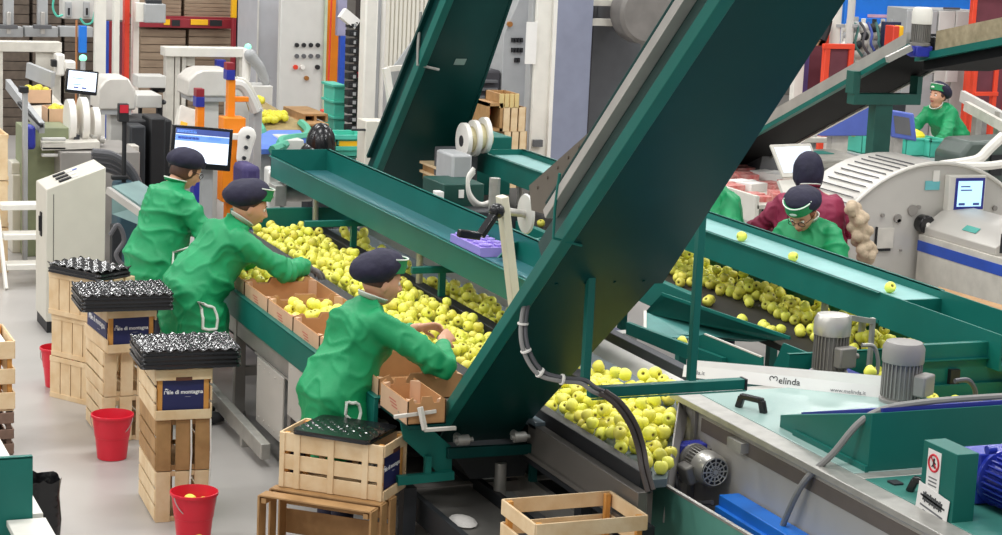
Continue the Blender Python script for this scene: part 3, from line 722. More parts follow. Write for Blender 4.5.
def person(name, label, loc, yaw, lean, coat=COATG, girth=1., headp=(20, 0), arms=None, cap='band', hair=HAIRB, glasses=False, glove=False, pocket=(), hemz=.5, sc=1., vox=.0065, legs=True, hair_low=-.05, curl=.6, seed=1, open_neck=False):
    t = thing(name, label, 'person', loc, R(yaw))
    l = R(lean); sp = V((math.sin(l), 0, math.cos(l))); fw = V((math.cos(l), 0, -math.sin(l)))
    hip = V((0, 0, .90)) * sc
    def S(h, f=0., y=0.): return hip + (sp * h + fw * f) * sc + V((0, y * sc, 0))
    neck = S(.456, .014); hd = R(headp[0]); hy = R(headp[1])
    Mh = Matrix.Translation(neck) @ Matrix.Rotation(hy, 4, 'Z') @ Matrix.Rotation(hd, 4, 'Y') @ Matrix.Translation(V((.03, 0, .142)) * sc) @ Matrix.Scale(sc * 1.09, 4)
    sh = {s: S(.385, .0, s * .165 * (1 + (girth - 1) * .45)) for s in (-1, 1)}
    # --- body
    mb = MB(); g = girth
    mb.rings([ell(S(-.12), sp, fw, .10 * g, .15 * g), ell(S(0), sp, fw, .12 * g, .165 * g), ell(S(.16, .01), sp, fw, .105 * g, .14 * g), ell(S(.32, .01), sp, fw, .11 * g, .15 * g), ell(S(.42), sp, fw, .085, .15 * g), ell(S(.475), sp, fw, .06, .08), ell(S(.52, .01), sp, fw, .052, .055)])
    mb.chain([S(.44), S(.53, .015), Mh @ V((-.015, 0, -.06))], [.06 * sc, .054 * sc, .055 * sc], 14)
    mb.merge(head_mb().xf(Mh))
    A = {}
    for s in (-1, 1):
        el_, wr, hdir, hn = arms[s]
        el_, wr = V(el_), V(wr); A[s] = (sh[s], el_, wr)
        mb.chain([sh[s], el_, wr], [.055 * sc, .042 * sc, .028 * sc], 12)
        fa = (wr - el_).normalized()
        hand(mb, wr, V(hdir) if hdir else fa, hn, s, curl)
    for s in (-1, 1):
        hp = V((0, s * .085, .86)) * sc
        mb.chain([hp, V((.02, s * .09, .48)) * sc, V((-.01, s * .095, .09)) * sc], [.085 * sc * g, .056 * sc, .042 * sc], 12)
        mb.rings([ell(V((-.05 + .04 * q, s * .1, .045)) * sc, (1, 0, 0), (0, 0, 1), h_ * sc, w_ * sc, 12) for q, h_, w_ in ((0, .02, .02), (.5, .035, .035), (2, .035, .038), (4, .028, .044), (5.4, .015, .03))])
    me = fuse(mb, 'body', [SKIN, LIPS], vox, 5)
    Mi = Mh.inverted()
    for p in me.polygons:
        c = Mi @ p.center
        if c.x > .086 and abs(c.y) < .022 and -.066 < c.z < -.046: p.material_index = 1
    link('body', me, t)
    # --- coat
    cb = MB(); G = 1.12 * g
    hz = hemz * sc
    cb.rings([ell(V((-.015, 0, hz)), (0, 0, 1), (1, 0, 0), .185 * G, .22 * G), ell(V((-.012, 0, (hz + .9 * sc) * .55)), (0, 0, 1), (1, 0, 0), .172 * G, .208 * G), ell(S(-.04, -.012), sp + V((0, 0, .4)), fw, .162 * G, .2 * G), ell(S(.08), sp, fw, .155 * G, .19 * G), ell(S(.18, .012), sp, fw, .145 * G, .175 * G), ell(S(.31, .012), sp, fw, .15 * G, .182 * G), ell(S(.40, -.002), sp, fw, .122 * G, .178 * G), ell(S(.455, -.004), sp, fw, .085, .125), ell(S(.495, .0), sp, fw, .068, .072)])
    for s in (-1, 1): cb.ball(S(.27, .085, s * .075), .085 * g * sc, 14)
    cb.ball(S(.34, -.075), .1 * sc, 14, sc=(1, 1.35, 1))
    for s in (-1, 1):
        a, e_, w_ = A[s]; w2 = w_ - (w_ - e_).normalized() * .075
        cb.chain([a, a.lerp(e_, .5), e_, e_.lerp(w2, .5), w2], [.078 * sc, .076 * sc, .068 * sc, .06 * sc, .053 * sc], 14)
    me = fuse(cb, 'coat', coat, .012, 5)
    me.calc_loop_triangles()
    nr = [v.normal.copy() for v in me.vertices]
    for i, v in enumerate(me.vertices):
        p = v.co; k = .0
        q = V((p.x * 5 + seed, p.y * 5, p.z * 3.2))
        k += .014 * noise.noise(q)
        for fr, am, ex in ((.62, .026, 5), (1.5, .010, 4)):
            w1 = V((p.x * 2.2, p.y * 2.2, p.z * 2.2 + seed)); wob = noise.noise(w1 * 1.3) * .6
            n1 = noise.noise(V((p.x * 5 * fr + p.z * 4 * fr + wob + seed * 2, p.y * 4.5 * fr, p.z * 5.5 * fr - p.x * 3 * fr)))
            k += am * ((1 - min(1, abs(n1) * 1.6)) ** ex - .22)
        for s in (-1, 1):
            a, e_, w_ = A[s]; de = (p - e_).length
            ax = (w_ - a).normalized(); dl = (p - e_).dot(ax)
            k += .011 * math.exp(-(de / .13) ** 2) * math.sin(dl * 85 + 3 * noise.noise(p * 9))
        if p.z < hz + .35: k += .016 * noise.noise(V((math.atan2(p.y, p.x) * 2.2, seed, p.z * .8))) * min(1, (hz + .35 - p.z) / .3)
        v.co = p + nr[i] * k
    me.update()
    co = link('coat', me, t); bv = BVHTree.FromPolygons([v.co for v in me.vertices], [list(p.vertices) for p in me.polygons])
    def snap(p, off=.002):
        h, n_, _, _ = bv.find_nearest(V(p)); return h + n_ * off
    # collar
    ring = [V(c) for c in ell(S(.497, .004), sp, fw, .074, .078, 24)]; up2 = [c + sp * .020 + (c - S(.5)) * .08 for c in ring]; inn = [c + (S(.53) - c) * .1 for c in up2]
    cl = part('collar', MB().rings([ring, up2, inn], 0, False, False), coat if cap != 'band' else mat('pale_grey_collar', 'b9bcae', .7), t, False)
    cl.modifiers.new('s', 'SOLIDIFY').thickness = .006
    part('collar_piping', MB().tube([p + sp * .003 for p in up2], .0042, 6, closed=True), TRIM, cl, False)
    # pockets: white-trimmed rectangles on the side of the coat
    for (px_, py_, pz_, w_, h_) in pocket:
        crn = [V((px_, py_, pz_)), V((px_ + w_, py_, pz_)), V((px_ + w_, py_, pz_ - h_)), V((px_, py_, pz_ - h_))]
        pts = []
        for i in range(4):
            a, b = crn[i], crn[(i + 1) % 4]
            for k in range(6): pts.append(snap(a.lerp(b, k / 6), .003))
        part('pocket_trim', MB().tube(pts, .0095, 6, closed=True), TRIM, t, False)
    # trousers and shoes
    if legs:
        m = MB()
        for s in (-1, 1): m.chain([V((0, s * .085, .80)) * sc, V((.02, s * .09, .48)) * sc, V((-.01, s * .095, .10)) * sc], [.105 * sc * g, .075 * sc, .062 * sc], 14)
        link('trousers', fuse(m, 'trousers', TROUS, .014, 3), t)
        for s in (-1, 1):
            part('shoe', MB().rings([ell(V((-.065 + .045 * q, s * .1, .045)) * sc, (1, 0, 0), (0, 0, 1), h_ * sc, w_ * sc, 14, 2.6) for q, h_, w_ in ((0, .03, .028), (.6, .043, .042), (2, .043, .044), (4, .036, .05), (5, .025, .04), (5.3, .012, .02))]), SHOEM, t, False)
    if glove:
        for s in (-1, 1):
            m = MB(); a, e_, w_ = A[s]; el_, wr, hdir, hn = arms[s]
            hand(m, wr, V(hdir) if hdir else (w_ - e_).normalized(), hn, s, curl); m.chain([w_ - (w_ - e_).normalized() * .03, w_], [.034, .031], 12)
            gm = fuse(m, 'glove', GLOVE, .005, 2)
            for v in gm.vertices: v.co += v.normal * .0025
            link('glove', gm, t)
    # hair, eyes, brows
    def hl(p): return (p.x < .035 and p.z > hair_low + max(0, p.x + .02) * 1.0) or p.z > .06
    m = skull_cover(hl, 1.06).xf(Mh); hm = fuse(m, 'hair', hair, .007, 3); link('hair', hm, t)
    for s in (-1, 1):
        e = MB().ball((.0765, s * .031, .013), .0125, 14).ball((.0865, s * .031, .0125), .0058, 10, 1)
        part('eye', e.xf(Mh), [EYEW, EYED], t, False)
        part('eyebrow', MB().chain([(.088, s * .018, .035), (.09, s * .032, .039), (.08, s * .048, .033)], [.003, .0036, .002], 6).xf(Mh), hair, t, False)
    if glasses:
        m = MB()
        for s in (-1, 1):
            m.tube([(.101 - .1 * abs(s * .033 + .022 * math.cos(a)) ** 1.5, s * .033 + .022 * math.cos(a), .008 + .017 * math.sin(a)) for a in [2 * PI * i / 18 for i in range(18)]], .0022, 6, closed=True)
            m.tube([(.089, s * .056, .012), (.05, s * .079, .012), (-.005, s * .084, .008)], .002, 6)
        m.tube([(.1, -.011, .01), (.103, 0, .013), (.1, .011, .01)], .002, 6)
        part('glasses', m.xf(Mh), BLACK_PL, t, False)
    # cap
    n, k = 36, 18; rings = []
    bt = Matrix.Translation((-.012, 0, .075)) @ Matrix.Rotation(R({'hood': -8, 'beret': -14}.get(cap, -22)), 4, 'Y')
    for i in range(1, k):
        a = PI * i / k - PI / 2; ring = []
        for j in range(n):
            b = 2 * PI * j / n; c_ = V((math.cos(a) * math.cos(b), math.cos(a) * math.sin(b), math.sin(a)))
            if cap == 'hood': p = V((c_.x * .125 - .01, c_.y * .108, c_.z * .15 - .06))
            else:
                p = V((c_.x * (.13 if cap == 'beret' else .142) - (.024 if cap == 'beret' else .030), c_.y * .12, c_.z * (.088 if c_.z > 0 else (.062 if cap == 'beret' else .082)) + (-.006 if cap == 'beret' else .010)))
                if cap == 'band' and c_.x > 0: p.z += .012 * c_.x
            p *= 1 + .05 * noise.noise(p * 16 + V((seed, 0, 0))) + .025 * noise.noise(p * 38)
            ring.append(Mh @ (bt @ p))
        rings.append(ring)
    cp_ = link('cap', fuse(MB().rings(rings), 'cap', NAVYF, .008, 2), t)
    if cap != 'hood':
        def bandring(h, o): return [Mh @ (V((-.004, 0, (.066 if cap == 'band' else .055) + h)) + V((math.cos(b) * (.107 + o), math.sin(b) * (.088 + o), -.16 * (-math.cos(b)) * .0 + .012 * math.cos(b)))) for b in [2 * PI * j / n for j in range(n)]]
        bh = .07 if cap == 'band' else .042
        hgt = [(.0, 0), (.0, .006), (bh, .004), (bh, -.006)]
        bd = MB().rings([bandring(h - .004, o) for h, o in hgt], 0, False, False)
        if cap == 'band':
            bd.m = [0 if math.cos(2 * PI * ((i % n) + .5) / n) > .1 else 1 for i in range(len(bd.f))]
        else: bd.m = [1] * len(bd.f)
        b_ = part('cap_band', bd, [BANDG, NAVYF], cp_, False)
        if cap == 'band':
            f_ = [p for j, p in enumerate(bandring(.068, .006)) if math.cos(2 * PI * j / n) > .05]; f_ = f_[len(f_) // 2:] + f_[:len(f_) // 2]
            part('band_piping', MB().tube(f_, .0045, 6), TRIM, b_, False)
            part('badge', MB().ball((0, 0, 0), 1, 12, sc=(.003, .026, .011)).xf(Mh @ Matrix.Translation((.113, 0, .103))), TRIM, b_, False)
    return t
dn = (0, 0, -1)
person('person', 'woman in green coat and green-banded navy cap, bare-handed, nearest the camera', (3.29, 10.05, 0), 6, 20, girth=.96, sc=.985, headp=(12, -4),
       arms={-1: ((.42, -.38, 1.05), (.55, -.12, 1.12), (.75, .5, .15), (-.3, .6, -.6)), 1: ((.44, .36, 1.05), (.57, .20, 1.12), (.85, -.1, .05), (-.2, -.5, -.7))},
       pocket=((-.07, -.34, .84, .13, .15),), hemz=.52, vox=.005, seed=1, curl=.7, hair_low=-.02)
person('person', 'man in a green coat, navy cap and grey gloves stretching one arm over the apples', (3.13, 12.66, 0), 4, 35, sc=1.03, girth=1.06, headp=(18, -8),
       arms={-1: ((.52, -.22, 1.04), (.80, .04, 1.0), (.8, .35, -.35), dn), 1: ((.52, .3, 1.0), (.78, .3, .98), (.9, .1, -.3), dn)},
       pocket=((-.04, -.34, .85, .14, .15),), hemz=.46, glove=True, seed=5, curl=.5, hair_low=-.02)
person('person', 'person in a green coat, dark cap and glasses standing upright, farthest along the sorting line', (3.20, 14.08, 0), 14, 14, sc=1.01, girth=1.1, headp=(26, 0), cap='beret', glasses=True,
       arms={-1: ((.2, -.33, 1.05), (.42, -.14, .98), (.85, .4, -.2), dn), 1: ((.24, .32, 1.05), (.44, .12, .98), (.85, -.3, -.2), dn)},
       pocket=((.02, -.36, .96, .15, .15),), hemz=.5, seed=9, hair_low=-.065)
person('person', 'woman in a green coat, green-banded navy cap and glasses bent over the right trough', (7.53, 12.14, 0), 212, 24, sc=1.03, girth=1.02, headp=(40, 6), hair=HAIRR, glasses=True,
       arms={-1: ((.26, -.3, 1.06), (.42, -.1, 1.14), (.7, .5, .1), dn), 1: ((.26, .3, 1.06), (.42, .1, 1.14), (.7, -.5, .1), dn)}, seed=13, hair_low=-.06)
person('person', 'person in a maroon coat and dark hood seen from behind at the packing desk', (8.05, 13.12, 0), 74, 12, coat=COATM, sc=1.03, girth=1.36, headp=(14, 0), cap='hood',
       arms={-1: ((.2, -.36, 1.08), (.42, -.2, 1.0), (.8, .4, -.1), dn), 1: ((.2, .36, 1.08), (.42, .2, 1.0), (.8, -.4, -.1), dn)}, seed=17)
person('person', 'woman in a green coat leaning over teal crates at the back right', (14.56, 20.6, 0), 196, 41, girth=.98, headp=(-6, 0), hair=HAIRB,
       arms={-1: ((.55, -.26, .85), (.74, -.1, .88), (.6, .3, -.6), dn), 1: ((.52, .28, .85), (.76, .16, .90), (.8, .1, -.4), dn)}, seed=21, vox=.008, hair_low=-.04)
person('person', 'worker in a green coat mostly hidden behind the big elevator', (7.60, 13.62, 0), 186, 16, girth=1.05, headp=(30, 0),
       arms={-1: ((.2, -.32, 1.05), (.4, -.14, 1.12), (.8, .3, 0), dn), 1: ((.2, .32, 1.05), (.4, .14, 1.12), (.8, -.3, 0), dn)}, seed=25, vox=.008)

# ------------------------------------------------------------------ right sorting line and its trough
def ext(u0, v0, u1, v1, a):
    """size and place of an upright rectangle standing in the plane Y = a"""
    um, vm = (u0 + u1) / 2, (v0 + v1) / 2
    return at(u0, vm, Y=a).x, at(u1, vm, Y=a).x, at(um, v1, Y=a).z, at(um, v0, Y=a).z
ft = trough('feed_trough', 'long green trough conveyor with a few apples above the right sorting line', 6.62, 7.06, 9.95, 16.5, 1.3, 1.25, (13.6, 10.9, 10.45, 16.0), 6.84, mat('pale_teal_belt', '86b8b5', .45, var=.06), .0, .14)
part('end_chute', MB().box(6.62, 7.06, 8.75, 9.94, 1.10, 1.13).box(6.62, 6.632, 8.75, 9.95, 1.13, 1.3).box(7.048, 7.06, 8.75, 9.95, 1.13, 1.3).box(6.63, 7.05, 9.93, 9.95, 1.13, 1.25), GREEN, ft)
t = thing('sorting_conveyor', 'right-hand sorting conveyor with brush belt under the green feed trough', 'conveyor', (6.8, 11.5, 0))
part('belt', MB().box(6.36, 7.45, 9.2, 17.2, .80, .84), mat('brown_black_belt', '2e2a25', .7), t)
part('side_rail', MB().box(7.15, 7.22, 9.2, 14.8, .74, .96), GREEN, t, bevel=.003)
part('side_rail', MB().box(6.30, 6.36, 11.7, 14.8, .74, .94), GREEN, t, bevel=.003)
for y in (9.6, 12.0, 14.4):
    for x in (6.40, 7.12): part('leg', MB().box(x - .03, x + .03, y - .03, y + .03, 0, .78), GREEN, t)
part('end_wall', MB().box(6.2, 7.3, 8.86, 8.9, .92, 1.24).box(6.2, 7.3, 8.84, 8.86, 1.15, 1.155), GREEN, t)
part('latch', MB().box(6.37, 6.43, 8.83, 8.86, 1.02, 1.1), BLACK, t)
t = thing('transfer_tray', 'sloping teal transfer tray between the two sorting lines', 'tray', (6.0, 10.8, 0))
SAT = mat('satin_teal_sheet', '14685e', .5, var=.06, spec=.3)
q0, q1, q2, q3 = at(662, 294, Z=.95), at(790, 338, Z=.95), at(772, 340, Z=.84), at(645, 312, Z=.84)
part('upper_sheet', MB().prism([q0, q1, q2, q3], (.006, 0, -.006)), SAT, t)
q4, q5, q6 = at(645, 331, Z=.79), at(667, 337, Z=.79), at(752, 341, Z=.79)
part('lower_sheet', MB().prism([q3, q2, q6, q5, q4], (0, 0, -.006)), mat('lighter_teal_sheet', '41807b', .5, var=.12), t)  # lower sheet in a lighter teal than the upper one
part('lip', MB().bar(q3, q4, .02, .02), WHITED, t)
part('rim', MB().bar(q0, q1, .012, .02), GREEN, t)
part('rail', MB().prism([at(626, 322, X=5.62), at(722, 358, X=5.62), at(722, 374, X=5.62), at(626, 334, X=5.62)], (.03, 0, 0)), GREEN, t)
part('side_wall', MB().prism([at(u, v, X=5.66) for u, v in ((705, 334), (762, 357), (762, 374), (690, 372), (690, 338))], (.012, 0, 0)), GREEN, t); part('wall_edge', MB().bar(at(705, 334, X=5.665), at(762, 357, X=5.665), .012, .008), WHITED, t)
part('side_wall', MB().prism([at(u, v, X=6.05) for u, v in ((783, 343), (830, 362), (830, 378), (770, 374))], (.012, 0, 0)), GREEN, t)
part('floor_plate', MB().box(5.68, 6.3, 9.0, 10.4, .66, .68), GREEND, t)
for (x, y) in ((5.66, 11.0), (5.70, 9.6), (6.24, 9.1)): part('leg', MB().box(x - .025, x + .025, y - .025, y + .025, 0, .68), GREEN, t)
part('cross_wall', MB().box(5.9, 6.9, 9.74, 9.755, .62, 1.0).box(5.9, 6.9, 9.74, 9.77, .995, 1.002), GREEN, t)
# dark panels and post seen between the lines
t = thing('service_column', 'dark navy cabinet with a grey column between the sorting lines', 'cabinet', (5.7, 12.0, 0))
part('body', MB().box(5.45, 6.0, 11.9, 12.3, 0, .62), mat('navy_panel', '2b2d52', .5), t, bevel=.004)
part('column', MB().box(5.78, 5.9, 11.7, 11.8, 0, .7), GALV, t)

# ------------------------------------------------------------------ stainless machine in the right foreground
t = thing('washing_machine_tank', 'large stainless steel apple washer with pale green lid in the right foreground', 'machine', (5.6, 7.8, 0))
part('side_panel', MB().box(4.84, 4.86, 6.2, 9.04, .08, .97), mat('matte_steel_sheet', 'bab5ad', .55, .1, var=.06, scale=2), t)
part('end_panel', MB().prism([(4.84, 9.04, .97), (4.84, 9.3, .12), (4.84, 9.04, .12)], (.02, 0, 0)).prism([(4.86, 9.06, .99), (5.95, 9.06, .99), (5.95, 9.3, .12), (4.86, 9.3, .12)], (0, .012, 0)), STEEL, t)
part('flange', MB().box(4.80, 4.93, 6.2, 9.1, .965, 1.0).box(4.93, 5.95, 9.02, 9.1, .965, 1.0).box(4.93, 5.95, 7.42, 7.5, .965, 1.0), GALV, t, bevel=.004)
part('stripe', MB().box(4.836, 4.841, 6.2, 8.8, .86, .93), mat('brown_grey_band', '6e645c', .5), t)
for y in (8.86, 9.0): part('rib', MB().box(4.82, 4.84, y - .02, y + .02, .1, .965), STEELD, t)
part('tab', MB().box(4.79, 4.84, 8.3, 8.44, .88, .93), GALV, t)
part('lid', MB().box(4.93, 5.95, 7.5, 9.02, .985, 1.004), GREENL, t, bevel=.003)
part('lid', MB().box(4.93, 5.6, 6.3, 7.41, .985, 1.002), mat('mid_green_lid', '3f7f74', .35), t, bevel=.003)
part('deflector', MB().prism([(4.835, 9.06, .98), (4.43, 8.36, .80), (4.40, 8.33, .55), (4.47, 8.42, .55), (4.835, 8.96, .90)], (.006, -.004, 0)), STEELD, t)
part('core', MB().box(4.9, 5.9, 6.3, 9.0, .1, .95), DARK, t)
def grip(p, q, h, par):
    p, q = V(p), V(q); u = V((0, 0, h)); d = (q - p)
    part('handle', MB().bar(p, p + u + d * .12, .03, .035).bar(q, q + u - d * .12, .03, .035).bar(p + u + d * .06, q + u - d * .06, .03, .03), BLACK_PL, par, bevel=.006)
grip((4.99, 8.70, 1.0), (5.06, 8.56, 1.0), .065, t)
grip((5.02, 7.19, 1.0), (5.14, 7.02, 1.0), .06, t)
part('clip', MB().box(5.0, 5.05, 7.28, 7.34, 1.0, 1.012), DARK, t, bevel=.003)
part('drive_guard', MB().prism([(5.0, 8.30, 1.004), (5.0, 8.30, 1.065), (5.0, 7.5, 1.28), (5.0, 7.5, 1.004)], (2.2, 0, 0)), GREEN, t, bevel=.003)
part('guard_strip', MB().prism([(5.07, 8.22, 1.08), (5.07, 8.22, 1.095), (5.07, 7.52, 1.295), (5.07, 7.52, 1.27)], (2.1, 0, 0)), BLUED, t)
part('guard_foot', MB().box(4.985, 5.005, 7.5, 8.15, 1.0, 1.03), GREEN, t)
t = thing('apple_bin', 'green-walled pocket of apples behind the drive guard at the right edge', 'bin', (6.6, 8.6, .6))
part('wall', MB().box(6.05, 7.3, 8.82, 8.835, .7, 1.02), GREEN, t); part('wall', MB().prism([(6.05, 8.83, 1.05), (6.05, 8.25, .98), (6.05, 8.25, .6), (6.05, 8.83, .6)], (.012, 0, 0)), GREEN, t); part('floor_plate', MB().box(6.05, 7.3, 8.2, 8.83, .80, .82), DARK, t)
part('leg', MB().box(6.1, 6.15, 8.3, 8.35, 0, .8).box(7.2, 7.25, 8.3, 8.35, 0, .8), GREEN, t)
# printed ribbon
t = thing('printed_ribbon', 'white printed cardboard ribbon lying along the back of the pale green lid', 'ribbon', (5.4, 9.0, 1.0))
def board(p, q, h, lean, nm, texts, back=0.):
    p, q = V(p), V(q); ex = (q - p).normalized(); ey = (V((0, 0, 1)) + V((ex.y, -ex.x, 0)) * -lean).normalized(); F_ = frame(p, ex, ey); L_ = (q - p).length
    b = part(nm, MB().box(0, L_, 0, h, -.003, 0).xf(F_), PAPER, t)
    for s_, x_, y_, z_, m_, heart in texts:
        tm = text_mb(s_, z_, .0005, 'LEFT', .0004 if heart else 0)
        if heart:
            w_ = z_ * 1.0
            tm.xf(Matrix.Translation((w_, 0, 0)))
            tm.merge(MB().tube([(w_ * (.25 + .2 * math.cos(R(a)) * 1.0 - .0), z_ * (.16 + .24 * math.sin(R(a))), 0) for a in range(250, 0, -20)] + [(w_ * (.67 + .2 * math.cos(R(a))), z_ * (.16 + .24 * math.sin(R(a))), 0) for a in range(180, -70, -20)], z_ * .045, 6))
        part('lettering', tm.xf(F_ @ Matrix.Translation((x_, y_, .001))), m_, b, True, 0, 0)
board((5.02, 9.38, 1.0), (5.86, 8.70, 1.0), .066, .45, 'strip', [('elinda',   .47, .036, .05, INK, True), ('www.melinda.it', .80, .018, .030, INKG, False), ('elinda.it', .02, .03, .032, INKG, False)])
board((5.12, 9.42, 1.0), (6.0, 8.86, 1.0), .075, .3, 'strip', [])
t2 = t
# vertical gear motors
def motor(label, base, axis, r, ln_, body, cowl, box_dir=None, gear=None, name='electric_motor', grille=False):
    """finned motor: base flange, body with fins, fan cowl, terminal box"""
    t = thing(name, label, 'motor', base)
    az = V(axis).normalized(); ax = V((1, 0, 0)) if abs(az.x) < .9 else V((0, 1, 0)); ay = az.cross(ax).normalized(); ax = ay.cross(az)
    F_ = Matrix(((ax.x, ay.x, az.x, base[0]), (ax.y, ay.y, az.y, base[1]), (ax.z, ay.z, az.z, base[2]), (0, 0, 0, 1)))
    g0 = .0
    if gear:
        part('gearbox', MB().box(-r * .95, r * .95, -r * .95, r * .95, 0, r * 1.1).cyl((-r * 1.1, 0, r * .5), (r * 1.1, 0, r * .5), r * .6).xf(F_), gear, t, bevel=.008); g0 = r * 1.1
    part('flange', MB().lathe([(r * 1.05, g0), (r * 1.05, g0 + .02), (r * .8, g0 + .03), (r * .8, g0)], n=28).xf(F_), body, t)
    m = MB().lathe([(r * .86, g0 + .02), (r * .86, ln_ * .68)], n=28)
    for k in range(28):
        a = 2 * PI * k / 28; m.merge(MB().box(r * .84, r * 1.0, -.003, .003, g0 + .035, ln_ * .66).xf(Matrix.Rotation(a, 4, 'Z')))
    part('finned_body', m.xf(F_), body, t)
    part('fan_cowl', MB().lathe([(r * 1.03, ln_ * .66), (r * 1.05, ln_ * .68), (r * 1.05, ln_ * .9), (r * .9, ln_ * .985), (r * .6, ln_), (0, ln_)], n=32, caps=False).xf(F_), cowl, t)
    if grille:
        m = MB()
        for k in range(12): m.merge(MB().box(r * .2, r * .85, -.0035, .0035, ln_ - .002, ln_ + .004).xf(Matrix.Rotation(2 * PI * k / 12, 4, 'Z')))
        for q in (.35, .6, .85): m.tube([(r * q * math.cos(a), r * q * math.sin(a), ln_ + .002) for a in [2 * PI * i / 24 for i in range(24)]], .003, 6, closed=True)
        m.cyl((0, 0, ln_), (0, 0, ln_ + .008), r * .16)
        part('grille_plate', MB().cyl((0, 0, ln_ - .003), (0, 0, ln_ + .0008), r * .88, n=32).xf(F_), BLACK, t)
        part('fan_grille', m.xf(F_), GALV, t)
    if box_dir is not None:
        q = Matrix.Rotation(R(box_dir), 4, 'Z')
        b = part('terminal_box', MB().box(r * .9, r * 1.55, -r * .6, r * .6, g0 + ln_ * .18, g0 + ln_ * .52).xf(F_ @ q), body, t, bevel=.01)
        part('cable_gland', MB().cyl((r * 1.2, r * .6, ln_ * .35), (r * 1.2, r * .95, ln_ * .35), r * .16).xf(F_ @ q), body, b)
    return t
MGREY = mat('motor_grey_paint', '8f8c88', .45, var=.05); MDUL = mat('cast_motor_grey', '8a8782', .45, .35, var=.1)
mt = motor('vertical grey geared motor with a shiny silver cowl on the right machine', (5.99, 9.45, .95), (0, 0, 1), .10, .35, MDUL, ALU, -80, None)
part('base', MB().box(5.93, 6.17, 9.33, 9.57, .92, .955), BLUED, mt, bevel=.004)
part('conduit', MB().tube(arc([(6.16, 9.40, 1.12), (6.24, 9.40, 1.11), (6.27, 9.39, 1.03), (6.27, 9.39, .95)], 16), .012), GALV, mt)
part('bracket', MB().bar((6.13, 9.5, 1.26), (6.32, 9.55, 1.22), .03, .03).bar((6.32, 9.55, 1.24), (6.32, 9.55, .9), .03, .02), GALV, mt)
mt = motor('vertical grey motor with a plain grey cap in front of the green wall', (5.91, 8.62, 1.0), (0, 0, 1), .105, .33, MGREY, MGREY, -60, None)
part('conduit', MB().tube(arc([(6.16, 8.5, 1.13), (6.24, 8.5, 1.13), (6.29, 8.5, 1.08), (6.3, 8.5, 1.02)], 16), .014), RUBG, mt)
part('mark', MB().tube([(6.03, 8.44, 1.015), (6.04, 8.44, 1.035), (6.06, 8.44, 1.035), (6.07, 8.44, 1.02), (6.08, 8.44, 1.035), (6.10, 8.44, 1.035), (6.11, 8.44, 1.015)], .005, 6), INK, part('sticker', MB().box(5.98, 6.16, 8.445, 8.45, 1.0, 1.05), PAPER, mt))
mt = motor('horizontal geared motor with blue gearbox and round fan grille on the washer side', (4.745, 8.78, .745), (0, -1, 0), .082, .32, MDUL, ALU, 200, BLUED, grille=True)
part('bracket', MB().box(4.77, 4.84, 8.68, 8.78, .69, .80), STEELD, mt)
single('cable_loop', MB().tube(arc([(4.66, 8.72, .66), (4.66, 8.66, .58), (4.68, 8.56, .56), (4.72, 8.42, .60)], 20), .013), RUBG, 'black cable loop hanging below the horizontal motor', 'cable')
setp(part('drive_beam', MB().box(4.72, 4.832, 6.6, 8.36, .60, .66).box(4.70, 4.832, 6.6, 8.36, .55, .605), BLUE, None, bevel=.004), 'bright blue beam fixed along the foot of the washer', 'beam')
t = thing('side_guard', 'dull green sheet guard in front of the washer foot', 'guard', (4.4, 8.1, 0))
part('sheet', MB().prism([(4.41, 8.47, .725), (4.41, 6.9, .745), (4.41, 6.9, .05), (4.41, 8.47, .05)], (.012, 0, 0)), mat('dull_green_sheet', '5c9a8b', .5, var=.08), t)
part('edge', MB().bar((4.416, 8.47, .73), (4.416, 6.9, .75), .02, .012), GALV, t)
single('hose', MB().tube(arc([(4.80, 7.92, .5), (4.78, 7.84, .66), (4.80, 7.72, .9), (4.88, 7.62, 1.06), (5.02, 7.56, 1.25), (5.3, 7.54, 1.305), (6.0, 7.54, 1.31), (7.0, 7.54, 1.31)], 60), .016), CABLE, 'long grey hose looping over the drive guard and down the washer side', 'hose')
# pillar with signs and the blue gear motor
t = thing('sign_post', 'green sheet post carrying two white safety signs in the lower right', 'pillar', (4.98, 6.86, 0))
part('body', MB().box(4.93, 5.04, 6.74, 6.985, .0, 1.3), GREEN, t, bevel=.003)
F_ = frame((4.929, 6.895, 1.19), (0, -1, 0), (0, 0, 1))
s1 = part('sign', MB().box(-.048, .048, -.095, .085, 0, .002).xf(F_), PAPER, t)
part('ring', MB().tube([(.036 * math.cos(a), .03 + .036 * math.sin(a), .003) for a in [2 * PI * i / 24 for i in range(24)]], .005, 6, closed=True).bar((-.025, .055, .003), (.025, .005, .003), .006, .002).xf(F_), REDINK, s1)
part('figure', MB().ball((0, .045, .003), .007, 8, sc=(1, 1, .3)).bar((0, .04, .003), (-.004, .02, .003), .008, .002).bar((-.004, .02, .003), (.01, .01, .003), .006, .002).bar((0, .034, .003), (.014, .028, .003), .005, .002).bar((-.014, .012, .003), (-.004, .02, .003), .005, .002).xf(F_), INK, s1)
m = MB()
for k in range(3): m.box(-.03, .03, -.04 - k * .016, -.034 - k * .016, .002, .0028)
part('small_print', m.xf(F_), INKG, s1)
F_ = frame((4.925, 6.88, 1.02), (0, -1, -.12), (0, -.12, 1))
s2 = part('sign', MB().box(-.115, .115, -.075, .085, 0, .002).xf(F_), PAPER, t)
m = MB()
for k in range(4):
    c_ = (-.055 + k * .036, .035)
    m.lathe([(.018, -.001), (.018, .001)], (c_[0], c_[1], .003), 16)
    for j in range(8): m.merge(MB().box(.016, .024, -.004, .004, .002, .004).xf(Matrix.Translation((c_[0], c_[1], 0)) @ Matrix.Rotation(PI * j / 4, 4, 'Z')))
m.bar((-.09, .035, .003), (.09, .035, .003), .008, .002)
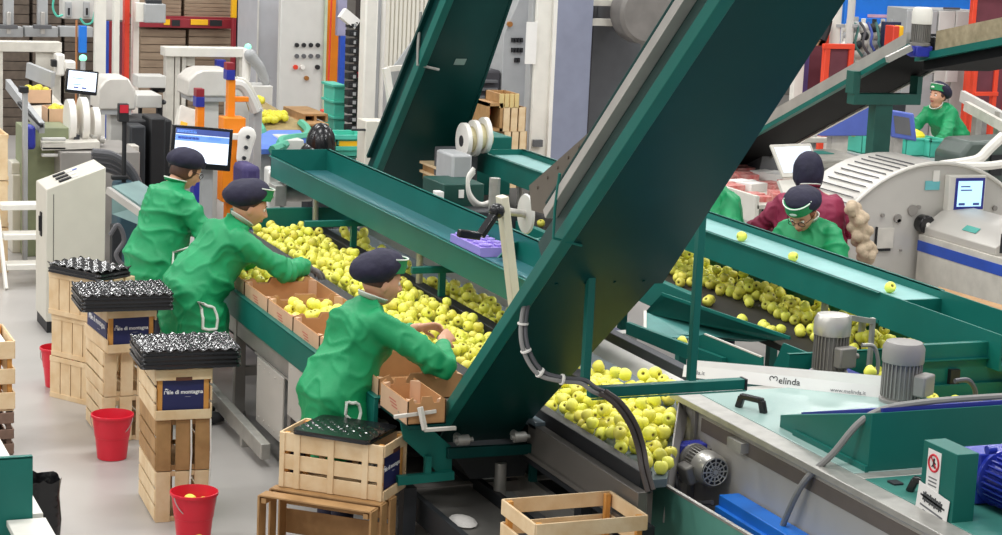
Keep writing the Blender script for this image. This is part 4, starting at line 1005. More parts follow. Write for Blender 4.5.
part('gear_figure', m.xf(F_), mat('dark_grey_print', '46484a', .6), s2)
m = MB()
for k, w_ in enumerate((.085, .06, .045)): m.box(-w_, w_, -.012 - k * .02, -.004 - k * .02, .002, .0028)
part('small_print', m.xf(F_), INKG, s2)
mt = motor('glossy blue geared motor beside the green sign pillar', (5.30, 7.06, 1.12), (0, -1, 0), .12, .5, mat('glossy_blue_paint', '2f3fae', .25, var=.06), mat('glossy_blue_paint'), 90, mat('glossy_blue_paint'))
part('mounting_plate', MB().box(5.06, 5.6, 6.55, 7.1, .93, .96), STEELD, mt)
m = MB()
for x in (5.1, 5.2): m.cyl((x, 6.62, .96), (x, 6.62, .985), .018, n=6)
part('bolt', m, GALV, mt)

# ------------------------------------------------------------------ drum machine
DX, DY, DZ, DR = 9.52, 13.6, .435, 1.12
t = thing('drum_machine', 'big round stainless drum machine with a touch screen on its face', 'machine', (DX, DY, 0))
def arch(r, y): return [V((DX + r, y, 0))] + [V((DX + r * math.cos(a), y, DZ + r * math.sin(a))) for a in [PI * i / 48 for i in range(49)]] + [V((DX - r, y, 0))]
part('face', MB().prism(arch(DR, DY), (0, .03, 0)), mat('brushed_steel_face', 'c8c5be', .42, .18, var=.06, scale=2), t)
part('barrel', MB().prism(arch(DR - .02, DY + .03), (0, .8, 0)), STEEL, t)
rim = [p + V((0, -.01, 0)) for p in arch(DR, DY)[1:-1]]
part('rim', MB().tube(rim, .016, 8), WHITE, t)
m = MB()
for k in range(15):
    a = R(99 + k * 3.6); r_ = DR - .012
    m.bar((DX + r_ * math.cos(a), DY + .10, DZ + r_ * math.sin(a)), (DX + r_ * math.cos(a), DY + .68, DZ + r_ * math.sin(a)),   .004, .010, up=(math.cos(a), 0, math.sin(a)))
part('rib', m, GREYD, t)
fY = DY - .004
def fp(u, v): return at(u, v, Y=DY)
c = fp(963, 193); sc_ = part('screen_housing', MB().box(c.x - .19, c.x + .17, DY - .07, DY, c.z - .14, c.z + .155), WHITE, t, bevel=.008)
part('screen_frame', MB().box(c.x - .13, c.x + .155, DY - .074, DY - .07, c.z - .125, c.z + .135), BLUED, sc_)
part('screen', MB().box(c.x - .105, c.x + .13, DY - .078, DY - .074, c.z - .1, c.z + .11), mat('screen_glow', 'b8e0f8', .3, emit=.8, var=.02), sc_)
m = MB()
for k, w_ in enumerate((.09, .11)): m.box(c.x - .08, c.x - .08 + w_, DY - .08, DY - .078, c.z + .06 - k * .03, c.z + .07 - k * .03)
m.box(c.x - .09, c.x - .03, DY - .08, DY - .078, c.z - .09, c.z - .07).box(c.x + .05, c.x + .11, DY - .08, DY - .078, c.z - .09, c.z - .07); part('screen_print', m, BLUEM, sc_)
c = fp(933, 185); part('sticker', MB().box(c.x - .08, c.x + .06, fY - .004, fY, c.z - .04, c.z + .035), mat('cyan_print', '6fc0c6', .5), t); part('tag', MB().box(c.x - .01, c.x + .05, fY - .006, fY, c.z + .03, c.z + .12), PLATEW, t)
c = fp(921, 223); kn = part('knob', MB().cyl((c.x, DY - .10, c.z), (c.x, DY, c.z), .075, n=24), BLACK_PL, t, bevel=.01); part('knob_cap', MB().cyl((c.x, DY - .106, c.z), (c.x, DY - .1, c.z), .02), PLATEW, kn)
part('knob_arm', MB().bar((c.x + .04, DY - .05, c.z - .02), (c.x + .19, DY - .05, c.z - .06), .05, .05), DARK, kn)
c = fp(885, 238); part('sight_window', MB().box(c.x - .085, c.x + .075, fY - .008, fY, c.z - .085, c.z + .085), WHITED, t, bevel=.003); part('window_frame', MB().box(c.x - .1, c.x - .085, fY - .014, fY, c.z - .095, c.z + .095).box(c.x - .1, c.x + .05, fY - .014, fY, c.z - .105, c.z - .085), BLACK, t)
for (u, v, r_) in ((882, 215, .016), (897, 218, .035), (898, 221, .02), (912, 210, .045), (918, 207, .018), (994, 208, .022), (870, 255, .01), (900, 250, .01)):
    c = fp(u, v); part('bolt', MB().cyl((c.x, DY - .02, c.z), (c.x, DY, c.z), r_, n=14), STEELD, t)
# control desk with blue stripe in front of the drum
xd = at(922, 240, Y=13.5).x
t = thing('drum_side_box', 'sloped steel box on a blue-striped desk running out from the drum face', 'box', (xd + .3, 12.6, 0))
zs = at(922, 241, Y=13.5).z
part('desk', MB().box(xd, xd + .7, 11.0, 13.55, .1, zs + .05), WHITED, t, bevel=.004)
part('stripe', MB().box(xd - .006, xd, 11.0, 13.55, zs - .085, zs), mat('stripe_blue', '2a52b8', .4), t)
yb = 12.55
part('body', MB().prism([(xd + .02, yb, zs + .05), (xd + .02, yb, zs + .11), (xd + .20, yb, zs + .24), (xd + .5, yb, zs + .26), (xd + .5, yb, zs + .05)], (0, 13.55 - yb, 0)), STEEL, t, bevel=.006)
part('label_plate', MB().box(-.09, .09, -.03, .03, 0, .003).xf(frame((xd + .108, 13.0, zs + .178), (0, -1, 0), (.18, 0, .13))), mat('teal_print', '4ea89c', .5), t)
part('recess', MB().box(xd + .06, xd + .48, yb - .006, yb, zs + .07, zs + .22), DARK, t)
part('hood', MB().box(xd + .18, xd + .52, yb - .35, yb + .1, zs + .24, zs + .27), STEEL, t)
m = MB()
for k in range(4): m.tube(arc([(xd + .15 + .08 * k, yb - .01, zs + .2), (xd + .14 + .08 * k, yb - .12, zs + .17), (xd + .2 + .06 * k, yb - .2, zs + .07)], 12), .012)
part('cable', m, RUBG, t)
part('red_knob', MB().cyl((xd + .12, yb - .05, zs + .16), (xd + .12, yb - .1, zs + .16), .03), REDP, t)
single('paper_stack', MB().box(xd + .1, xd + .5, 11.6, 12.1, zs + .052, zs + .12), PAPER, 'white paper stack on the blue-striped desk at the right edge', 'paper', bevel=.003)
hw = at(1000, 252, Y=12.85); m = MB().tube([(hw.x + .15 * math.cos(a), 12.85, hw.z + .17 * math.sin(a)) for a in [2 * PI * i / 28 for i in range(28)]], .022, 8, closed=True)
t = thing('handwheel', 'dark handwheel ring at the right edge in front of the drum', 'handwheel', (hw.x, 12.85, hw.z - .2)); part('ring', m, RUBG, t)
part('spoke', MB().bar((hw.x - .15, 12.85, hw.z), (hw.x + .15, 12.85, hw.z), .025, .02).cyl((hw.x, 12.85, hw.z), (hw.x, 13.0, hw.z), .03), RUBG, t)
c = at(982, 269, Y=12.95); m = MB()
for k in range(5): m.ball((c.x + .03 * math.cos(k * 1.3), 12.93, c.z + .03 * math.sin(k * 1.3)), .03, 8)
single('yellow_valve', m, YELLOWP, 'small yellow valve hanging below the blue stripe', 'valve')
# bag of beige cord lumps
m = MB(); rs = random.Random(4)
a, b = at(852, 206, Y=12.9), at(868, 258, Y=12.9)
for i in range(40):
    k = i / 39; c = a.lerp(b, k); m.ball((c.x + rs.uniform(-.065, .065), 12.9 + rs.uniform(-.06, .06), c.z), rs.uniform(.034, .05), 10)
m.chain([a, b], [.05, .06], 10)
me = fuse(m, 'net_sack', mat('beige_net', 'c4b096', .8, var=.15, bump=.5, bscale=80),   .009, 1)
o = bpy.data.objects.new('net_sack', me); COL.objects.link(o); setp(o, 'beige lumpy net sack hanging behind the woman at the right trough', 'sack')

# ------------------------------------------------------------------ inclined conveyor at the upper right
t = thing('incline_conveyor', 'dark inclined conveyor with green trim rising across the upper right', 'conveyor', (9.87, 15, 0))
SL = .42
def Q(x, y, n): return V((x, y, 1.5 + (16.64 - y) * SL + n))
def slab2(xa, xb, ya, yb, na, nb): return MB().add([Q(x, y, n) for n in (na, nb) for y in (ya, yb) for x in (xa, xb)], [(0, 2, 3, 1), (4, 5, 7, 6), (0, 1, 5, 4), (2, 6, 7, 3), (0, 4, 6, 2), (1, 3, 7, 5)])
part('frame', slab2(9.58, 10.24, 14.1, 18.2, -.06, -.03), mat('black_underside', '0e0f11', .7, spec=.15), t)
part('side_panel', slab2(9.54, 9.575, 14.25, 18.2, -.06, .06), ALU, t)
part('side_trim', slab2(9.52, 9.575, 14.1, 18.2, -.10, -.055), GREEN, t)
part('side_panel', slab2(10.21, 10.24, 14.1, 18.2, -.08, .1), ALU, t)
part('belt', slab2(9.575, 10.22, 14.1, 18.2, -.03, 0), BLACK, t)
DGS = mat('dark_green_support', '1d5a50', .4); sy = 14.9
sx0, sx1 = at(853, 98, Y=sy).x, at(920, 98, Y=sy).x; sz = at(880, 99, Y=sy).z; sc0, sc1 = at(875, 120, Y=sy).x, at(892, 120, Y=sy).x
b = part('support', MB().box(sc0, sc1, sy, sy + .12, 0, sz - .03), DGS, t, bevel=.004)
part('support_beam', MB().box(sx0, sx1, sy - .02, sy + .1, sz - .05, sz + .045), DGS, b, bevel=.004)
part('support_arm', MB().box(sx0 - .02, sx0 + .05, sy - .02, sy + .1, sz + .045, sz + .24), DGS, b); part('support_arm', MB().box(sx1 - .05, sx1, sy - .02, sy + .1, sz + .045, sz + .2), DGS, b)
def Q2(x, y, n): return V((x, y, 2.42 + (14.05 - y) * .2 + n))
def slab3(xa, xb, ya, yb, na, nb): return MB().add([Q2(x, y, n) for n in (na, nb) for y in (ya, yb) for x in (xa, xb)], [(0, 2, 3, 1), (4, 5, 7, 6), (0, 1, 5, 4), (2, 6, 7, 3), (0, 4, 6, 2), (1, 3, 7, 5)])
t = thing('upper_conveyor', 'short scuffed conveyor continuing from the incline at the upper right edge', 'conveyor', (9.9, 13, 0))
part('frame', slab3(9.56, 10.22, 11.6, 14.0, -.16, -.02), mat('black_underside'), t)
part('side_board', slab3(9.52, 9.55, 11.6, 13.8, -.02, .14), mat('scuffed_tan_board', 'b0a184', .7, col2='8c8064', scale=14), t)
part('side_trim', slab3(9.50, 9.56, 11.6, 14.05, -.08, -.02), GREEN, t)
part('support', MB().box(10.0, 10.08, 11.7, 11.8, 0, 2.7), GREEN, t)
c = at(920, 44, Y=13.92)
mt = motor('grey motor with white cap and blue gearbox at the joint of the inclined conveyors', (c.x, 13.92, c.z - .10), (0, 0, 1), .08, .40, MDUL, WHITE, None, BLUED)
part('mounting_block', MB().box(c.x + .1, c.x + .28, 13.86, 14.0, c.z - .08, c.z + .06), BLACK, mt, bevel=.004)
part('tensioner', MB().bar((c.x - .32, 13.9, c.z - .13), (c.x - .1, 13.9, c.z - .03), .04, .05), GALV, mt)

# ------------------------------------------------------------------ packing area behind the drum
t = thing('packing_table', 'white packing table holding red and white printed packs at the middle right', 'table', (9.9, 17.2, 0))
part('top', MB().box(9.0, 10.9, 15.6, 18.4, .86, .90), WHITED, t, bevel=.004)
part('front_rail', MB().box(8.98, 9.02, 15.6, 18.4, .74, .98), WHITE, t)
for x in (9.06, 10.84):
    for y in (15.7, 18.3): part('leg', MB().box(x - .03, x + .03, y - .03, y + .03, 0, .86), GALV, t)
PINK = mat('red_white_print', 'd8a8a0', .5, col2='c85a58', scale=22)
rs = random.Random(3)
for k in range(16):
    x, y = 9.15 + .28 * (k % 4) + rs.uniform(-.03, .03), 15.9 + .62 * (k // 4) + rs.uniform(-.06, .06)
    b = rotM((x, y, .901), rs.uniform(-.4, .4))
    m = MB().box(-.11, .11, -.17, .17, 0, .05 + .012 * (k % 3)).box(-.10, .10, -.03, .03, .05, .06 + .012 * (k % 3)).xf(b)
    single('printed_pack', m, (PINK, PAPER)[k % 3 == 2], 'red and white printed pack on the white packing table', 'pack', 'printed packs on the packing table', .003)
t = thing('desk_monitor', 'white tilted operator screen in front of the person in maroon', 'monitor', (8.9, 14.6, 0))
M_ = frame(at(796, 160, Y=14.75), (1, .2, 0), (-.1, .6, .8))
part('stand', MB().bar(at(798, 168, Y=14.8), V((at(798, 168, Y=14.8).x, 14.8, 0)), .08, .08), WHITED, t)
part('panel', MB().box(-.22, .24, -.16, .16, -.02, 0).xf(M_), WHITED, t, bevel=.004); part('screen', MB().box(-.19, .21, -.12, .13, 0, .003).xf(M_), mat('pale_screen', 'd8e4f4', .3, emit=.35), t)
part('keyboard_shelf', MB().box(-.25, .27, -.30, -.17, -.06, -.03).xf(M_), WHITE, t)
t = thing('grey_hopper', 'grey metal hopper on a dark stand left of the person in maroon', 'hopper', (9.9, 18.0, 0))
x0, x1, z0, z1 = ext(760, 140, 785, 172, 17.5)
part('bin', MB().prism([(x0 + .05, 17.5, z1), (x1 - .05, 17.5, z1), (x1, 17.5, z0), (x0, 17.5, z0)], (0, .4, 0)), GREYD, t, bevel=.006); part('stand', MB().box(x0 + .04, x0 + .14, 17.55, 17.7, 0, z0).box(x1 - .14, x1 - .04, 17.55, 17.7, 0, z0), GREEND, t)
t = thing('glazed_cover', 'grey cover with glass window left of the drum top', 'cover', (9.6, 15.6, 0))
x0, x1, z0, z1 = ext(818, 150, 868, 178, 15.4)
part('frame', MB().box(x0, x1, 15.4, 16.0, 0, z1 - .12).prism([(x0, 15.4, z1 - .12), (x1, 15.4, z1 - .12), (x1, 16.0, z1 - .1), (x0, 16.0, z1 - .1)], (0, 0, .03)), WHITED, t, bevel=.006)
part('glass', MB().box(x0 + .05, x1 - .05, 15.392, 15.4, z0, z1 - .16), mat('smoky_glass', '9a9a92', .15, var=.05), t); part('sticker', MB().box(x0 + .15, x0 + .35, 15.7, 15.9, z1 - .078, z1 - .072), mat('teal_print'), t)
# crates in front of the leaning woman
TC = [(862, 884, 132, 152), (884, 906, 134, 153), (906, 930, 138, 158), (930, 948, 140, 158)]
tp = None
ZC = ext(862, 132, 884, 152, 18.6)[2] - .02
for k, (u0, u1, v0, v1) in enumerate(TC):
    y = 18.6 - .12 * k; x0, x1, z0, z1 = ext(u0, v0, u1, v1, y); z0 = ZC; z1 = max(z1, ZC + .18)
    lb = ('teal plastic crate left of the dark green support post', 'teal plastic crate just right of the dark green support post', 'teal plastic crate holding yellow bags before the leaning woman', 'teal plastic crate at the right end, beside the dark moulded bin')[k]
    t = thing('plastic_crate', lb, 'crate', ((x0 + x1) / 2, y + .2, z0))
    part('base', MB().box(x0, x1, y, y + .4, z0, z0 + .012), TEALPL, t)
    for (a, b, c, d) in ((x0, x1, y, y + .01), (x0, x1, y + .39, y + .4), (x0, x0 + .01, y, y + .4), (x1 - .01, x1, y, y + .4)): part('wall', MB().box(a, b, c, d, z0, z1).box(a - .008, b + .008, c - .008, d + .008, z1 - .025, z1), TEALPL, t, bevel=.003)
    if k < 3: single('yellow_bag', MB().ball(((x0 + x1) / 2, y + .2, z1 - .01), .13, 14, sc=(1.5, 1.25, .75)), mat('yellow_film', 'e8d81c', .35, bump=.5, bscale=20), ('yellow bag in the teal crate left of the green post', 'yellow bag in the teal crate right of the green post', 'yellow bag in the teal crate before the leaning woman')[k], 'bag')
t = thing('crate_table', 'blue-topped bench under the teal plastic crates', 'bench', (12.4, 18.6, 0))
xa = at(855, 155, Y=18.6).x; xb = at(955, 160, Y=18.6).x; zt = ext(862, 132, 884, 152, 18.6)[2]
part('top', MB().box(xa, xb, 18.05, 19.1, zt - .36, zt - .32), BLUEM, t); part('skirt', MB().box(xa, xb, 18.1, 18.14, .3, zt - .36), BLUEM, t)
for x in (xa + .05, xb - .05): part('leg', MB().box(x - .03, x + .03, 18.2, 18.9, 0, zt - .36), GREYD, t)
part('riser', MB().box(xa, xb, 18.0, 19.1, zt - .32, zt - .02), GREYP, t)
x0, x1, z0, z1 = ext(822, 104, 869, 136, 18)
t = thing('blue_panel', 'blue sheet panel behind the dark green support post', 'panel', ((x0 + x1) / 2, 18, 0)); part('sheet', MB().box(x0, x1, 18, 18.3, z0, z1), BLUEM, t, bevel=.01); part('stand', MB().box(x0 + .2, x0 + .4, 18.1, 18.2, 0, z0), WHITED, t)
x0, x1, z0, z1 = ext(893, 115, 912, 140, 17)
t = thing('touch_panel', 'tilted blue operator panel on a grey post beside the teal crates', 'panel', ((x0 + x1) / 2, 17, 0)); F_ = frame(((x0 + x1) / 2, 17, (z0 + z1) / 2), (.8, -.5, -.1), (-.15, .1, 1))
part('housing', MB().box(-.13, .13, -.12, .16, -.07, 0).xf(F_), BLUEM, t, bevel=.015); part('post', MB().box((x0 + x1) / 2 - .05, (x0 + x1) / 2 + .05, 17.05, 17.15, 0, z0 + .1), GALV, t); part('screen', MB().box(-.08, .08, -.07, .11, 0, .004).xf(F_), GREYD, t)
c = at(985, 166, Y=17.5); t = thing('moulded_bin', 'dark grey-green moulded bin behind the drum machine', 'bin', (c.x + .1, 17.7, 0))
part('body', MB().prism([(c.x - .25, 17.5, 0), (c.x - .32, 17.5, c.z + .1), (c.x - .2, 17.5, c.z + .26), (c.x + .9, 17.5, c.z + .30), (c.x + .9, 17.5, 0)], (0, .5, 0)), mat('grey_green_plastic', '4a5650', .4), t, bevel=.04)
part('handle_hole', MB().box(c.x + .05, c.x + .2, 17.47, 17.5, c.z - .1, c.z + .12), BLACK, t)
t = thing('white_rail', 'bent white tube rail behind the drum machine at the right edge', 'rail', at(985, 168, Y=15.6))
part('tube', MB().tube(arc([at(u, v, Y=15.5) for u, v in ((940, 166), (968, 162), (980, 158), (990, 148), (1003, 136))], 30), .05), WHITE, t); part('tube', MB().tube(arc([at(u, v, Y=15.3) for u, v in ((955, 166), (985, 166), (1003, 164))], 20), .04), WHITE, t)
part('post', MB().cyl((at(945, 166, Y=15.5).x, 15.5, 0), at(945, 166, Y=15.5), .04), WHITE, t)
single('wooden_slat_guide', MB().prism([at(938, 289, Z=.82), at(1010, 310, Z=.82), at(1010, 316, Z=.82), at(938, 293, Z=.82)], (0, 0, .02)).bar(at(950, 293, Z=.82), at(950, 293, Z=.82) - V((0, 0, .82)), .05, .05).bar(at(1000, 310, Z=.82), at(1000, 310, Z=.82) - V((0, 0, .82)), .05, .05), WOODB, 'wooden lattice guide strip behind the right trough', 'guide')

# ------------------------------------------------------------------ background machinery
def T_(name, label, cat, u, a, group=None): return thing(name, label, cat, (at(u, 100, Y=a).x, a, 0), 0, group)
def B(t, nm, u0, v0, u1, v1, a, d, m, bevel=.006, floor=False, parent=None, x=0):
    x0, x1, z0, z1 = ext(u0, v0, u1, v1, a)
    return part(nm, MB().box(x0, x1, a + x, a + d + x, 0 if floor else max(0, z0), z1), m, parent or t, bevel=bevel)
def one(nm, label, cat, u0, v0, u1, v1, a, d, m, bevel=.008, floor=False, group=None):
    t = T_(nm, label, cat, (u0 + u1) / 2, a, group); return t, B(t, 'body', u0, v0, u1, v1, a, d, m, bevel, floor)
def pole(t, nm, u, v0, v1, a, r, m, floor=False):
    p, q = at(u, v1, Y=a), at(u, v0, Y=a); p = V((q.x, a, 0 if floor else p.z)); return part(nm, MB().cyl(p, q, r), m, t)

# pallet stacks and racking at the back
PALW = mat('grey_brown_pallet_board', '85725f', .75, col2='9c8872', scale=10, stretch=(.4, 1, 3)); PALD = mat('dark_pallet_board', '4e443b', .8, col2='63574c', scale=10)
def boards(label, u0, v0, u1, v1, a, n, m, floor=False):
    x0, x1, z0, z1 = ext(u0, v0, u1, v1, a); z0 = 0 if floor else max(0, z0)
    t = thing('pallet_stack', label, 'pallets', ((x0 + x1) / 2, a, z0)); h = (z1 - z0) / n
    for k in range(n):
        b = MB().box(x0 + .01, x1 - .01, a, a + 1.0, z0 + k * h, z0 + k * h + h * .93)
        part('layer', b, m, t, bevel=.004)
    return t
boards('brown stack of boards on the upper rack level, left of the seam', 134, -12, 182, 19.5, 27, 8, PALW)
boards('brown stack of boards on the upper rack level, right of the seam', 184, -12, 233, 19, 27, 8, PALW)
boards('brown board stack under the red rack beam, left of the seam', 140, 29, 186, 90, 27, 15, PALW, True)
boards('brown board stack under the red rack beam, right of the seam', 188, 29, 234, 90, 27, 15, PALW, True)
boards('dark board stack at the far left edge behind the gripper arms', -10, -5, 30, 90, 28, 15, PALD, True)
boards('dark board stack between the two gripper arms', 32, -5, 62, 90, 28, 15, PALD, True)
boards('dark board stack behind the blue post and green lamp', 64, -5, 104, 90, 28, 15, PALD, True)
t = T_('storage_rack', 'red pallet rack beam with yellow labels between the brown board stacks', 'rack', 190, 26.9)
B(t, 'beam', 138, 19, 236, 28, 26.85, .1, REDD); B(t, 'deck', 134, 16.5, 236, 20, 26.97, 1.0, REDD)
for u0, u1 in ((164, 170), (191, 208)): B(t, 'label_plate', u0, 19.5, u1, 25, 26.83, .02, YELLOWP, .002)
for u0, u1 in ((172, 180), (210, 222)): B(t, 'slot', u0, 20, u1, 26, 26.84, .02, BLACK, 0)
B(t, 'upright', 232.5, -6, 237, 18, 26.7, .1, YELLOWP); B(t, 'upright', 232.5, 18, 236, 60, 26.7, .1, REDD, floor=True); B(t, 'upright', 237, -6, 240, 60, 26.75, .1, mat('navy_steel', '242a48'), floor=True)
# gripper arms
for k, u in enumerate((9, 43)):
    t = T_('hanging_gripper', ('grey gripper arm hanging at the far left edge', 'grey gripper arm hanging second from the left edge')[k], 'gripper', u, 24.5)
    B(t, 'column', u - 5, -8, u + 5, 26, 24.5, .1, GREYP); B(t, 'cylinder', u - 2, 12, u + 2, 34, 24.44, .06, ALU); B(t, 'block', u - 9, 25, u + 9, 29, 24.42, .1, GREYD)
    if k: pass
t = T_('gripper_rail', 'pale grey rail of square clamps under the gripper arms', 'rail', 45, 24.7)
for u0 in (-10, 25, 60): B(t, 'clamp', u0, 27, u0 + 33, 37, 24.7, .2, GREYP)
t = T_('hanging_valve_block', 'light grey valve block with looping green hoses at the top left', 'valves', 78, 23)
B(t, 'block', 63, -6, 97, 19, 23, .25, GREYC)
for u in (69, 87): B(t, 'valve', u - 3, 2, u + 3, 17, 22.94, .06, GREYP); B(t, 'slot', u - 1, 8, u + 1, 15, 22.93, .012, BLACK, 0)
part('hose', MB().tube(arc([at(u, v, Y=22.9) for u, v in ((54, -4), (53, 8), (57, 16), (63, 15))], 20), .012), TEALPL, t); part('hose', MB().tube(arc([at(u, v, Y=22.9) for u, v in ((80, 18), (85, 24), (92, 22), (95, 10))], 20), .012), TEALPL, t)
t = T_('signal_post', 'bright blue post with a glowing green lamp at the upper left', 'post', 83, 22.5)
B(t, 'post', 79.5, 26, 87, 53, 22.6, .08, BLUE); pole(t, 'stem', 83, 57, 78, 22.5, .028, GREYP, True)
GLOW = mat('green_signal_glow', '8cf0c4', .3, emit=.9, var=.02)
c = at(83, 58, Y=22.5); part('lamp', MB().ball(c, .045, 14, sc=(1, 1, .9)), GLOW, t)
pole(t, 'thin_pipe', 76.5, 20, 75, 22.7, .012, mat('copper_pipe', 'b0764a', .4), True)
# tall posts
for (u0, u1, m_, lb, a) in ((95.5, 106, WHITE, 'thick white upright at the left, right of the green lamp', 22), (114, 119.5, WHITE, 'thin white upright left of the red upright', 22.4), (124.5, 129.5, REDP, 'red upright between two white uprights', 22.5), (133, 139, WHITE, 'white upright left of the brown board stacks', 22.6)):
    t, _ = one('upright', lb, 'upright', u0, -10, u1, 96, a, .12, m_, .004, True)
    B(t, 'foot', u0 - 2, 140, u1 + 2, 146, a - .05, .22, m_, .003)
t = T_('mesh_guard', 'dark red and blue guard panels behind the thin uprights', 'guard', 115, 23); B(t, 'panel', 104, 21, 109, 80, 23, .04, mat('stripe_blue', '2a52b8'), floor=True); B(t, 'panel', 109, 21, 114, 80, 23, .04, REDD, floor=True); B(t, 'panel', 118, 22, 126, 80, 23.02, .03, PLUM, floor=True); B(t, 'panel', 103, -6, 126, 20, 23, .05, GREYC)
t, b = one('junction_box', 'grey junction box on a white arm in front of the brown boards', 'box', 144.5, 4, 166, 23, 22.3, .2, GREYP, .012); B(t, 'arm', 136, 3, 146, 22, 22.35, .1, WHITE, .004); B(t, 'plug_row', 146, 0, 162, 4, 22.35, .08, DARK)
# left case conveyor
t = T_('frame_machine', 'worn white machine frame at the far left edge', 'machine', 30, 21.5)
B(t, 'beam', -8, 42, 62, 52, 21.5, .2, WHITED); B(t, 'leg', 53, 51, 61, 76, 21.52, .15, WHITED, floor=True); B(t, 'leg', -6, 51, 3, 76, 21.52, .15, WHITED, floor=True); B(t, 'gusset', 36, 51, 53, 70, 21.56, .04, WHITED); B(t, 'roller_head', 57, 54, 65, 76, 21.3, .2, PLATEW, .02); B(t, 'sensor', 65, 61, 76, 72, 21.3, .2, PLATEW, .02); B(t, 'nozzle', 52, 60, 57, 67, 21.3, .1, BLACK)
t = T_('case_conveyor', 'sloping grey case conveyor carrying cartons at the left', 'conveyor', 45, 19.5)
def strip(nm, pts, thick, m_): return part(nm, MB().prism([at(u, v, Y=a) for u, v, a in pts], (0, 0, -thick)), m_, t)
xa0, xa1 = at(18, 84, Y=20.8), at(82, 122, Y=18.9)
part('bed', MB().prism([at(22, 96, Y=21.2), at(52, 94, Y=21.2), at(100, 142, Y=18.6), at(42, 144, Y=18.6)], (0, 0, -.06)), WHITED, t)
part('side_rail', MB().bar(at(8, 84, Y=20.5), at(42, 128, Y=18.5), .05, .10), GREYP, t); part('side_rail', MB().bar(at(28, 70, Y=21.3), at(53, 80, Y=20.9), .05, .16), GREYP, t); part('rail_edge', MB().bar(at(19, 103, Y=19.5), at(42, 126, Y=18.45), .03, .03), BLACK, t)
B(t, 'base', 24, 128, 70, 150, 18.8, .5, mat('olive_grey_panel', '8a9272', .5), floor=True); B(t, 'post', 23, 92, 28, 175, 18.4, .06, GREYP, floor=True); B(t, 'cap', 20, 87, 29, 93, 18.38, .1, BLACK); B(t, 'drive', 26, 126, 36, 150, 18.5, .2, BLUED, .03)
for k, z in enumerate((138, 147, 154)): B(t, 'crossbar', 42, z, 66, z + 3, 18.6, .06, GREYC)
t0 = t
APPY = mat('yellow_apple_skin_far', 'd8cf3a', .4, var=.1, scale=20)
def far_carton(label, u0, v0, u1, v1, a, heap):
    x0, x1, z0, z1 = ext(u0, v0, u1, v1, a); t = thing('fruit_carton', label, 'carton', ((x0 + x1) / 2, a, z0)); d = .36; e = .01
    part('base', MB().box(x0, x1, a, a + d, z0, z0 + e), CARD, t)
    for q in ((x0, x1, a, a + e), (x0, x1, a + d - e, a + d), (x0, x0 + e, a, a + d), (x1 - e, x1, a, a + d)): part('wall', MB().box(*q, z0, z1), CARDW, t)
    if heap:
        m = MB(); rs = random.Random(int(u0))
        for k in range(16): m.ball((rs.uniform(x0 + .05, x1 - .05), rs.uniform(a + .05, a + d - .05), z1 - .01 + rs.uniform(-.03, .01)), .038, 10)
        setp(part('apples', m, APPY), 'yellow apples heaped in the ' + label.split(' ')[0] + ' carton on the sloping case conveyor', 'apples', kind='stuff')
far_carton('farther carton of yellow apples on the sloping case conveyor at the left', 27, 90, 52, 104, 20.6, True)
far_carton('nearer carton of yellow apples on the sloping case conveyor at the left', 48, 109, 78, 124, 19.3, True)
for k in range(3): crate(('slatted crate lowest of the stack at the left edge behind the ladder', 'slatted crate in the middle of the stack at the left edge behind the ladder', 'slatted crate topmost at the left edge behind the ladder')[k], (2.42, 18.3, .42 * k), 0, 'boards', W=.62, L=.5, Hh=.41)
# weighing heads and screens
def arm_monitor(label, u0, v0, u1, v1, a, tilt, lines, foot_u, nm='monitor'):
    x0, x1, z0, z1 = ext(u0, v0, u1, v1, a); w_, h_ = x1 - x0, z1 - z0
    t = thing(nm, label, 'monitor', ((x0 + x1) / 2, a, 0)); F_ = frame(((x0 + x1) / 2, a, (z0 + z1) / 2), (math.cos(R(tilt)), 0, math.sin(R(tilt))), (-math.sin(R(tilt)), .12, math.cos(R(tilt))))
    part('housing', MB().box(-w_ / 2, w_ / 2, -h_ / 2, h_ / 2, -.06, 0).xf(F_), BLACK_PL, t, bevel=.008)
    s_ = part('screen', MB().box(-w_ * .44, w_ * .44, -h_ * .36, h_ * .43, 0, .004).xf(F_), mat('screen_white_glow', 'dfe9fb', .3, emit=.75, var=.02), t)
    for q in lines: part('screen_print', MB().box(q[0] * w_, q[1] * w_, q[2] * h_, q[3] * h_, .004, .006).xf(F_), q[4], s_)
    xb = at(foot_u, v1, Y=a + .1).x; part('stand', MB().box(xb - .05, xb + .05, a + .08, a + .16, 0, z0 + h_ * .4), GREYP, t)
    return t
SB = mat('screen_blue_glow', '6f9be8', .3, emit=.5, var=.02)
arm_monitor('small black-framed monitor on the grey head at the upper left', 66, 70, 98, 94, 19.6, -6, [(-.3, .1, .12, .15, SB), (-.3, 0, -.14, -.11, SB), (-.25, -.1, -.28, -.22, BLUEM), (.0, .15, -.28, -.22, BLUEM)], 85)
arm_monitor('wide black-framed monitor showing a blue table beside the upright worker', 171, 127, 232, 169, 17.2, -5, [(-.44, .44, .30, .43, BLUEM), (-.42, -.1, .33, .40, SB), (.1, .3, .2, .28, SB), (-.44, .44, .14, .28, SB), (-.40, -.05, .18, .24, BLUEM)], 207)
